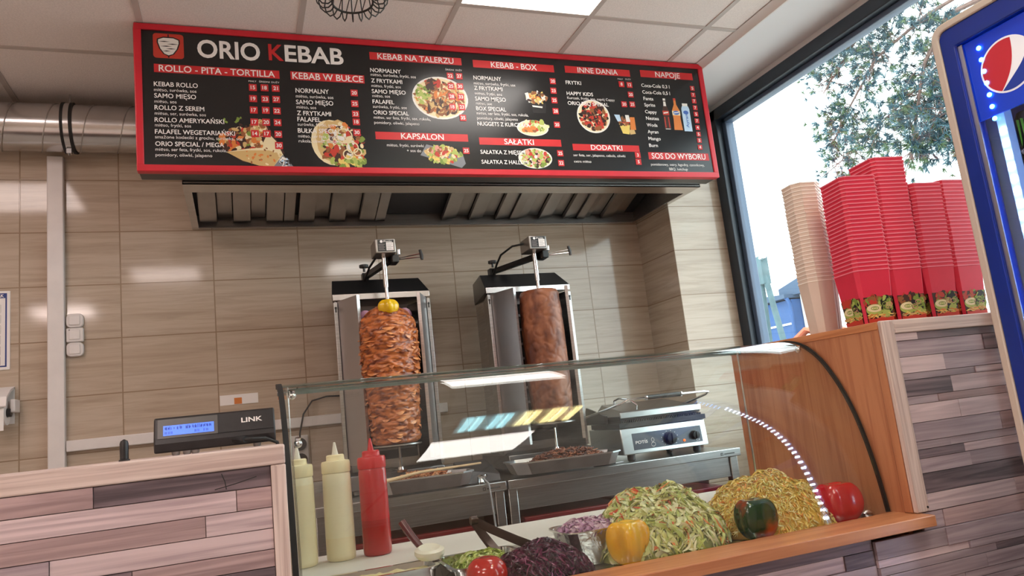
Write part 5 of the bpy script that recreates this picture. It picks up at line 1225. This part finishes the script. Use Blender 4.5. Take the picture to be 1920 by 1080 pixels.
# ------------------------------------------------------------------ stacks of takeaway boxes on the cabinet
rb = random.Random(77)
BOXR = mat('red_card', rgb(222, 42, 74), .5, var=.03, scale=20); BOXRI = mat('red_card_edge', rgb(236, 120, 140), .6)
BOXW = mat('white_card', rgb(226, 206, 192), .6, var=.02, scale=20); BOXWE = mat('white_card_edge', rgb(244, 234, 224), .6)
def box_mesh(hb, ht, h, cb, ct, nm, m0, m1):
    """tapered open paper box with chamfered corners and a folded rim"""
    def ring(s, c, z): return [(s - c, s, z), (-(s - c), s, z), (-s, s - c, z), (-s, -(s - c), z), (-(s - c), -s, z), (s - c, -s, z), (s, -(s - c), z), (s, s - c, z)]
    mb = MB(); t = .0015
    vs, fs = ring_mesh([ring(hb, cb, 0), ring(ht, ct, h - .004), ring(ht + .0012, ct, h - .0035)], True, False); mb.add(vs, fs, 0)
    vs, fs = ring_mesh([ring(ht + .0012, ct, h - .0035), ring(ht + .0012, ct, h), ring(ht - t, ct, h)], False, False); mb.add(vs, fs, 1)
    vs, fs = ring_mesh([ring(ht - t, ct, h), ring(hb - t, cb, .002)], False, True); mb.add(vs, fs, 0)
    return mb
def print_front(root, hb, ht, h, seed, writing):
    """food print round the lower part of the box front and left side; the words of the red band"""
    rg = random.Random(seed)
    for side in (0, 1):
        ny = -1
        sl = (ht - hb) / h
        if side == 0: P = Pic((0, -hb - .0004, 0), (1, 0, 0), Vector((0, -sl, 1)), (0, -1, 0))
        else: P = Pic((-hb - .0004, 0, 0), (0, -1, 0), Vector((-sl, 0, 1)), (-1, 0, 0))
        a = hb - .006
        P.shape([(-a, .001), (a, .001), (a + .005, .068), (-a - .005, .068)], 'dark')
        P.bits(rg, 60, 0, .054, a * .95, .013, .007, ['red', 'dark', 'green', 'brown', 'red'])
        P.ell(-a * .35, .034, .026, .015, 'lime', 0, 22); P.ell(-a * .35, .038, .023, .010, 'cream', 0, 22); P.ring(-a * .35, .038, .012, .002, 'green', 16, .005); P.ring(-a * .35, .038, .006, .002, 'lime', 16, .003)
        P.bits(rg, 60, a * .55, .040, a * .4, .026, .006, ['green', 'black', 'black', 'green', 'lime']); P.ell(a * .5, .024, .012, .010, 'lime', 0, 14)
        for q in range(5): P.ring(a * .5 + rg.uniform(-.012, .012), .04 + rg.uniform(-.01, .008), .009, .0015, rg.choice(['pink', 'black', 'lime']), 12, .006)
        for q in range(34):
            x = rg.uniform(-a * .95, a * .95); P.ell(x, .016 + rg.uniform(-.004, .006), .008, .0014, rg.choice(['orange', 'yellow', 'tan']), rg.uniform(-.6, .6), 6)
        P.shape([(-a, .001), (a, .001), (a, .014), (a * .5, .011), (0, .013), (-a * .5, .010), (-a, .012)], 'red')
        if side == 0 and writing: text(P.mb, 'Enjoy your Meal...', P.o + Vector((-a * .25, -.0012, .0038)), (1, 0, 0), Vector((0, -sl, 1)), .0055, .05, 1, PI_['white'], 'L', .15)
        P.mb.buildraw('printed_food', PM, root)
HB, HT, HH = .043, .0535, .142
proto = {}
def stack(kind, x, y, rz, n, pitch, name, where, group, seed, lean=(0, 0), writing=True):
    """n nested boxes: every one an object; lowest, topmost and the ones between get their own descriptions"""
    rg = random.Random(seed)
    col = 'red' if kind == 'r' else 'white'
    z = KT + .0006
    for i in range(n):
        if kind not in proto:
            mb = box_mesh(HB, HT, HH, .007, .010, name, BOXR, BOXRI) if kind == 'r' else box_mesh(.034, .043, .150, .014, .020, name, BOXW, BOXWE)
            proto[kind] = mb.build('takeaway_box', [BOXR, BOXRI] if kind == 'r' else [BOXW, BOXWE], None, 0); o = proto[kind]
        else:
            o = proto[kind].copy(); COL.objects.link(o)
        j = .0007
        o.location = (x + lean[0] * i + rg.uniform(-j, j), y + lean[1] * i + rg.uniform(-j, j), z + pitch * i); o.rotation_euler = (0, 0, rz + rg.uniform(-.012, .012))
        if i == 0: lb = f'{col} printed takeaway box at the bottom of {where}' if kind == 'r' else f'{col} takeaway box at the bottom of {where}'
        elif i == n - 1: lb = f'topmost {col} takeaway box of {where}'
        else: lb = f'{col} takeaway box nested midway in {where}'
        tag(o, lb, 'takeaway box', group)
        WLOC[o.name] = Vector((0, 0, 0))
        if i == 0 and kind == 'r': print_front(o, HB, HT, HH, seed, writing)
STK = [('r', 1.596, 1.523, -.20, 25, .0108, 'the leftmost red stack', 1, (.0004, 0)), ('r', 1.706, 1.520, -.14, 30, .0108, 'the tallest red stack', 2, (.0005, 0)),
       ('r', 1.822, 1.515, -.10, 23, .0108, 'the third red stack from the left', 3, (.0006, 0)), ('r', 1.936, 1.520, -.05, 24, .0108, 'the red stack against the cooler', 4, (.0004, 0)),
       ('w', 1.588, 1.685, -.15, 27, .0112, 'the white stack nearest the window frame', 5, (0, 0)), ('w', 1.662, 1.750, -.25, 29, .0112, 'the white stack behind the first red one', 6, (0, 0)),
       ('r', 1.790, 1.640, .10, 24, .0108, 'the red stack hidden behind the tallest one', 7, (.0004, 0)), ('w', 1.985, 1.700, .1, 26, .0112, 'the white stack at the back right', 8, (0, 0))]
for k, x, y, rz, n, pt, wh, sd, ln in STK: stack(k, x, y, rz, n, pt, 'takeaway_box', wh, 'boxes of ' + wh, sd, ln)

# ------------------------------------------------------------------ drinks cooler on the right, door facing left
fr = thing('drinks_cooler', 'tall blue glass-door drinks cooler with a round red, white and blue emblem', 'drinks cooler', (1.98, .89, 0))
DX = 1.65; YA, YB_ = 1.224, .56; FT = 1.962
CASE = mat('cooler_case', rgb(206, 190, 178), .45); CBLUE = mat('cooler_blue', rgb(0, 42, 142), .3, var=.05); 
LINER = mat('cooler_liner', rgb(150, 170, 226), .4)
b = MB()
b.box(DX + .055, 2.262, YA - .032, YA, .06, FT); b.box(DX + .055, 2.262, YB_, YB_ + .032, .06, FT); b.box(2.225, 2.262, YB_ + .032, YA - .032, .06, FT); b.box(DX + .055, 2.225, YB_ + .032, YA - .032, FT - .04, FT); b.box(DX + .055, 2.225, YB_ + .032, YA - .032, .06, .14)
b.box(DX + .08, 2.24, YB_ + .03, YA - .03, 0, .06)
b.build('cabinet', CASE, fr, bevel=.006)
def rrect(y0, y1, z0, z1, r, n=7):
    out = []
    for cy, cz, a0 in ((y1 - r, z1 - r, 0), (y0 + r, z1 - r, PI / 2), (y0 + r, z0 + r, PI), (y1 - r, z0 + r, 1.5 * PI)):
        for i in range(n): a = a0 + PI / 2 * i / (n - 1); out.append((cy + r * math.cos(a), cz + r * math.sin(a)))
    return out
def frame_ring(mb, A, B, x0, x1, mi=0):
    n = len(A); vs = [(x0, *p) for p in A] + [(x0, *p) for p in B] + [(x1, *p) for p in A] + [(x1, *p) for p in B]; fs = []
    for i in range(n):
        j = (i + 1) % n; fs += [(i, j, n + j, n + i), (2 * n + i, 3 * n + i, 3 * n + j, 2 * n + j), (i, 2 * n + i, 2 * n + j, j), (n + i, n + j, 3 * n + j, 3 * n + i)]
    mb.add(vs, fs, mi)
o1 = rrect(YB_, YA, .12, FT, .035); o2 = rrect(YB_ + .018, YA - .018, .138, FT - .018, .022); o3 = rrect(YB_ + .058, YA - .054, .19, FT - .068, .004)
b = MB(); frame_ring(b, o1, o2, DX - .004, DX + .053); door = b.build('door_surround', CASE, fr, bevel=.003)
b = MB(); frame_ring(b, rrect(YB_ + .0182, YA - .0182, .1382, FT - .0182, .022), o3, DX, DX + .05); b.build('door_frame', CBLUE, fr, bevel=.003)
# lit header with the emblem
HZ0 = 1.697
b = MB(); b.box(DX + .014, DX + .02, YB_ + .06, YA - .056, HZ0, FT - .07)
hd = b.build('header_panel', mat('lit_blue_header', rgb(0, 58, 176), .35, emit=.10, ecol=rgb(0, 60, 255), var=.1, scale=3), fr, 0)
P = Pic((DX + .013, 1.068, 1.797), (0, -1, 0), (0, 0, 1), (-1, 0, 0))
R = .064; RB = R * .93
def arc(a0, a1, r, n=24): return [(r * math.cos(a0 + (a1 - a0) * i / n), r * math.sin(a0 + (a1 - a0) * i / n)) for i in range(n + 1)]
em = {'white': mat('emblem_white', rgb(236, 232, 236), .4, emit=.15, ecol=rgb(230, 230, 240)), 'red': mat('emblem_red', rgb(186, 28, 44), .4, emit=.12, ecol=rgb(200, 30, 46)), 'blue': mat('emblem_blue', rgb(10, 48, 140), .4, emit=.10, ecol=rgb(10, 60, 180))}
b = MB()
def sh(pts, mi, k): b.add([(DX + .0135 - k * .0004, 1.068 - x, 1.797 + y) for x, y in pts], [tuple(range(len(pts)))], mi)
sh(arc(0, 2 * PI, R, 48)[:-1], 0, 1)
rot = math.radians(12)
def ro(p): return (p[0] * math.cos(rot) - p[1] * math.sin(rot), p[0] * math.sin(rot) + p[1] * math.cos(rot))
def bez(p0, p1, p2, p3, n=14): return [tuple((1 - t) ** 3 * a + 3 * (1 - t) ** 2 * t * c + 3 * (1 - t) * t * t * d + t ** 3 * e for a, c, d, e in zip(p0, p1, p2, p3)) for t in [i / n for i in range(n + 1)]]
a0, a1 = math.radians(72), math.radians(246)
pA = (RB * math.cos(a0), RB * math.sin(a0)); pB = (RB * math.cos(a1), RB * math.sin(a1))
red = arc(a0, a1, RB) + bez(pB, (-.002, -.030), (.018, -.004), pA)[1:-1]
a2, a3 = math.radians(30), math.radians(-112)
pC = (RB * math.cos(a2), RB * math.sin(a2)); pD = (RB * math.cos(a3), RB * math.sin(a3))
blu = arc(a3, a2, RB) + bez(pC, (.046, -.006), (.020, -.020), pD)[1:-1]
sh(red, 1, 2); sh(blu, 2, 3)
b.buildraw('emblem', [em['white'], em['red'], em['blue']], hd)
# glass door, shelves, LED strip, drinks
b = MB(); b.box(DX + .012, DX + .018, YB_ + .058, YA - .054, .19, HZ0 - .0015); b.build('glass_pane', GLASS, fr, 0)
b = MB(); b.box(DX + .008, DX + .0115, YA - .066, YA - .0545, .19, FT - .07); b.build('pane_edging', mat('silver_edging', (.5, .52, .6), .3, 1), fr, 0)
b = MB(); b.box(DX + .056, 2.224, YA - .037, YA - .0325, .145, FT - .045); b.box(2.219, 2.2245, YB_ + .034, YA - .038, .145, FT - .045); b.build('liner', LINER, fr, 0)
b = MB(); b.box(DX + .057, DX + .085, YA - .085, YA - .0375, .15, FT - .05); b.build('led_rail', mat('grey_led_rail', rgb(120, 128, 146), .4), fr)
LEDM = mat('lit_led', (1, 1, 1), .5, emit=38, ecol=(.72, .86, 1, 1)); LEDB = mat('lit_led_under_header', (.2, .5, 1), .5, emit=9, ecol=(.05, .35, 1, 1))
b = MB(); b.box(DX + .030, DX + .056, YA - .112, YA - .092, .16, FT - .08); b.build('led_strip', mat('led_strip_base', rgb(170, 196, 250), .4, emit=.25, ecol=rgb(110, 160, 255)), fr)
for i in range(58):
    z = .20 + i * .0292
    if z > 1.87: break
    b = MB(); hi = z > HZ0 - .01
    xq = DX + .0285 if not hi else DX + .0125
    b.lathe([(.0055, 0), (.0055, -.0022), (.003, -.003)], (xq, YA - .102, z), 10, 0, 'X'); b.build('led', LEDB if hi else LEDM, fr, 0)
for z in (1.540, 1.115, .75, .40):
    b = MB(); b.box(DX + .0875, 2.21, YB_ + .036, YA - .045, z - .012, z); s_ = b.build('shelf', mat('white_wire_shelf', rgb(206, 214, 236), .4), fr)
    b = MB(); b.box(DX + .0855, DX + .0873, YB_ + .036, YA - .062, z - .018, z + .020); b.build('price_rail', mat('blue_price_rail', rgb(60, 110, 210), .35), s_)
CAN = mat('black_can', (.012, .014, .013), .25, .4); CLAW = mat('green_claw', rgb(110, 190, 60), .4, emit=.05)
for i in range(6):
    y = YA - .110 - .068 * i; x = DX + .121; z0 = 1.5405
    t = thing('drink_can', f'tall black can with a green claw mark on the top cooler shelf' , 'can', (x, y, z0), 'black cans on the top cooler shelf')
    if i == 0: t['label'] = 'black can with a green claw mark nearest the cooler light strip'
    b = MB(); b.lathe([(.026, 0), (.031, .006), (.032, .012), (.032, .155), (.027, .166), (.026, .168), (.022, .165)], (x, y, z0), 26); cn = b.build('can_body', CAN, t)
    b = MB()
    for q in (-.011, 0, .011):
        xx = x - math.sqrt(.0326 ** 2 - q * q); b.add([(xx - .0005, y - q - .0035, z0 + .148), (xx - .0005, y - q + .003, z0 + .150), (xx - .0005, y - q + .002, z0 + .095 + q), (xx - .0005, y - q - .001, z0 + .085 - q)], [(0, 1, 2, 3)], 0)
    text(b, 'MONSTER', (x - .0335, y + .019, z0 + .066), (0, -1, 0), (0, 0, 1), .011, .038, 2, 1)
    b.buildraw('can_print', [CLAW, PRINTW], t)
BOT = [mat('cola_bottle', (.03, .012, .01), .15, coat=.5), mat('orange_bottle', rgb(230, 130, 40), .2, coat=.4), mat('blue_bottle', rgb(60, 120, 210), .2, coat=.4)]
for si, z0 in enumerate((1.1155, .7505, .4005)):
    for i in range(6):
        y = YA - .112 - .072 * i; x = DX + .121
        t = thing('drink_bottle', ('dark', 'orange', 'blue')[si] + ' drink bottle on the ' + ('second', 'third', 'lowest')[si] + ' cooler shelf', 'bottle', (x, y, z0), ('dark', 'orange', 'blue')[si] + ' bottles in the cooler')
        b = MB(); b.lathe([(.026, 0), (.031, .006), (.031, .13), (.026, .165), (.013, .20), (.012, .215)], (x, y, z0), 22); b.build('bottle_body', BOT[si], t)
        b = MB(); b.lathe([(.0145, .2155), (.0145, .232), (.012, .234)], (x, y, z0), 16); b.build('cap', PRINTR if si != 1 else WHITEP, t)
b = MB(); b.tube([(DX - .02, YB_ + .04, .95), (DX - .045, YB_ + .04, .99), (DX - .045, YB_ + .04, 1.30), (DX - .02, YB_ + .04, 1.34)], .011, 10); b.tube([(DX, YB_ + .04, .95), (DX - .02, YB_ + .04, .95)], .011, 10); b.tube([(DX, YB_ + .04, 1.34), (DX - .02, YB_ + .04, 1.34)], .011, 10)
b.build('door_handle', CASE, fr)

# ------------------------------------------------------------------ outdoors
b = MB(); b.box(RW + .35, 60, -30, 60, -.25, -.1); b.box(-40, RW + .35, -30, FY0 - .25, -.25, -.1)
struct('ground_outside', b, mat('pale_paving', rgb(176, 172, 166), .9, var=.1, scale=2))
hs = thing('house', 'white house with a blue slatted wing seen through the window', 'house', (17, 16.5, -.1))
HB_ = mat('blue_cladding', rgb(44, 82, 134), .7, var=.08, scale=3); HW = mat('white_render', rgb(240, 240, 236), .8); HR = mat('slate_roof', rgb(60, 82, 108), .7)
hx = 14.0
b = MB(); b.box(hx, hx + 6, 15.86, 17.6, -.1, 3.36); w_ = b.build('blue_wing', HB_, hs)
for z in (1.75, 2.22, 2.69):
    b = MB(); b.box(hx - .03, hx - .001, 15.9, 17.5, z, z + .05); b.build('white_rail', HW, w_)
b = MB(); b.prism([(17.75, 3.38), (15.87, 3.40), (15.87, 3.50), (16.6, 3.56), (17.75, 3.42)], 'X', hx - .2, hx + 6); b.build('wing_roof', HR, hs)
b = MB(); b.box(hx + .3, hx + 7, 10.5, 15.84, -.1, 3.47); m_ = b.build('white_wall', HW, hs)
b = MB(); b.box(hx + .1, hx + 7, 10.3, 16.4, 3.475, 3.72); b.prism([(10.2, 3.72), (16.4, 3.72), (13.2, 4.4)], 'X', hx + .1, hx + 7); b.build('main_roof', HR, hs)
b = MB(); b.box(hx + .25, hx + .299, 15.15, 15.60, 2.55, 3.15); wn = b.build('window_frame', HW, m_)
b = MB(); b.box(hx + .24, hx + .2495, 15.19, 15.36, 2.60, 3.10); b.box(hx + .24, hx + .2495, 15.39, 15.56, 2.60, 3.10); b.build('pane', mat('house_pane', rgb(96, 138, 160), .15), wn)
b = MB(); b.tube([(hx - .1, 16.0, 3.45), (hx - .1, 15.88, 3.36), (hx - .06, 15.85, 3.2), (hx - .06, 15.85, 0)], .05, 8); b.build('rain_pipe', HB_, hs)
up = thing('utility_pole', 'grey A-shaped utility pole outside beside the window frame', 'utility pole', (11, 13.3, -.1))
PC = mat('weathered_concrete', rgb(84, 106, 112), .9, var=.15, scale=4)
for dy in (0, 1):
    b = MB(); b.tube([(11, 13.45 if not dy else 12.55, -.1), (11, 13.30 if not dy else 13.05, 3.0), (11, 13.27 if not dy else 13.20, 3.95)], [.075, .065, .06], 12); b.build('leg', PC, up)
b = MB(); b.box(10.9, 11.1, 13.08, 13.38, 3.35, 3.98); b.tube([(10.95, 13.0, 3.9), (10.95, 13.5, 3.88)], .03, 8); b.build('head', PC, up, bevel=.02)
b = MB()
for y in (12.98, 13.1, 13.42): b.lathe([(.03, 0), (.05, .03), (.03, .06), (.05, .09), (.02, .12)], (10.93, y, 3.9), 10)
b.build('insulator', WHITEP, up)
b = MB(); b.prism([(13.0, -.1), (14.6, -.1), (14.6, 1.95), (13.9, 2.25), (13.0, 1.95)], 'X', 12.6, 13.4)
sh_ = thing('shed', 'small shed with a red tiled roof at the window corner', 'shed', (13, 13.8, -.1)); b.build('wall', HW, sh_)
b = MB(); b.prism([(12.85, 1.93), (13.9, 2.34), (14.75, 1.93), (14.75, 1.99), (13.9, 2.40), (12.85, 1.99)], 'X', 12.5, 13.5); b.build('roof', mat('red_tiles', rgb(210, 110, 80), .8), sh_)

# pine tree: trunk behind the cooler, boughs reaching over the window
pt = thing('pine_tree', 'pine tree with loose blue-green needles outside the window', 'tree', (9.2, 5.35, -.1))
BARK = mat('pine_bark', rgb(126, 100, 92), .9, var=.2, scale=10)
b = MB(); b.tube([(9.2, 5.35, -.1), (9.15, 5.4, 2.5), (9.0, 5.5, 4.5), (8.9, 5.75, 6.5), (8.9, 5.9, 9)], [.20, .17, .14, .11, .06], 12); b.build('trunk', BARK, pt)
rg = random.Random(15)
boughs = []
def bough(P_, r0):
    P_ = [Vector(p) for p in P_]; b = MB(); n = len(P_); b.tube(P_, [r0 * .55 * (1 - .75 * i / (n - 1)) for i in range(n)], 7); b.build('bough', BARK, pt); boughs.append(P_)
bough([(8.95, 5.6, 5.6), (8.6, 6.1, 5.5), (8.35, 6.35, 4.95), (8.2, 6.5, 4.3), (8.1, 6.62, 3.75)], .07)
bough([(8.92, 5.75, 6.2), (8.5, 6.3, 6.2), (8.2, 6.8, 5.9), (8.1, 7.3, 5.5), (8.0, 7.7, 5.15)], .05)
bough([(8.9, 5.7, 5.8), (8.5, 6.3, 5.6), (8.2, 6.9, 5.3), (8.1, 7.4, 4.8), (8.05, 7.7, 4.45)], .05)
bough([(8.95, 5.65, 5.2), (8.6, 6.2, 5.0), (8.3, 6.7, 4.6), (8.1, 7.2, 4.3), (8.0, 7.8, 4.05)], .04)
bough([(8.9, 5.8, 6.8), (8.4, 6.4, 6.9), (8.0, 7.0, 6.7), (7.9, 7.5, 6.3)], .05)
bough([(8.9, 5.9, 7.2), (8.3, 6.2, 7.0), (8.0, 6.6, 6.4), (7.9, 6.9, 5.9)], .05)
bough([(9.05, 5.5, 4.8), (8.6, 5.9, 4.7), (8.3, 6.2, 4.3), (8.2, 6.45, 3.95)], .04)
bough([(9.05, 5.5, 4.4), (8.6, 5.8, 4.2), (8.3, 6.0, 3.8)], .035)
mb = MB(); NEED = []
twig = MB()
for P_ in boughs:
    n = len(P_)
    for k in range(95):
        u = rg.uniform(.25, 1) * (n - 1); i = min(int(u), n - 2); p = P_[i].lerp(P_[i + 1], u - i)
        d = Vector((rg.gauss(0, .6), rg.gauss(.15, .8), rg.gauss(-.1, .7))).normalized(); ln = rg.uniform(.2, .60); q = p + d * ln * .6 + Vector((0, 0, -.02)); e = p + d * ln + Vector((0, 0, rg.uniform(-.12, .06)))
        twig.tube([p, q, e], [.006, .004, .002], 4)
        for c in range(rg.randint(4, 7)):
            s_ = rg.uniform(.35, 1.02); o = p.lerp(q, min(1, s_ / .6)) if s_ < .6 else q.lerp(e, (s_ - .6) / .4); o = o + Vector((rg.gauss(0, .03), rg.gauss(0, .03), rg.gauss(0, .03)))
            m_ = rg.randrange(3)
            for h in range(15):
                v = (d * 1.3 + Vector((rg.gauss(0, .8), rg.gauss(0, .8), rg.gauss(.15, .8)))).normalized() * rg.uniform(.07, .14); sd = v.cross(Vector((rg.uniform(-1, 1), rg.uniform(-1, 1), rg.uniform(-1, 1)))).normalized() * .006
                mb.add([o - sd, o + sd, o + v], [(0, 1, 2)], m_)
twig.build('twigs', BARK, pt)
mb.buildraw('needles', [mat('needle_blue', rgb(84, 116, 126), .7), mat('needle_green', rgb(96, 116, 82), .7), mat('needle_dark', rgb(56, 86, 98), .7)], pt)['kind'] = 'stuff'

bpy.context.view_layer.update()
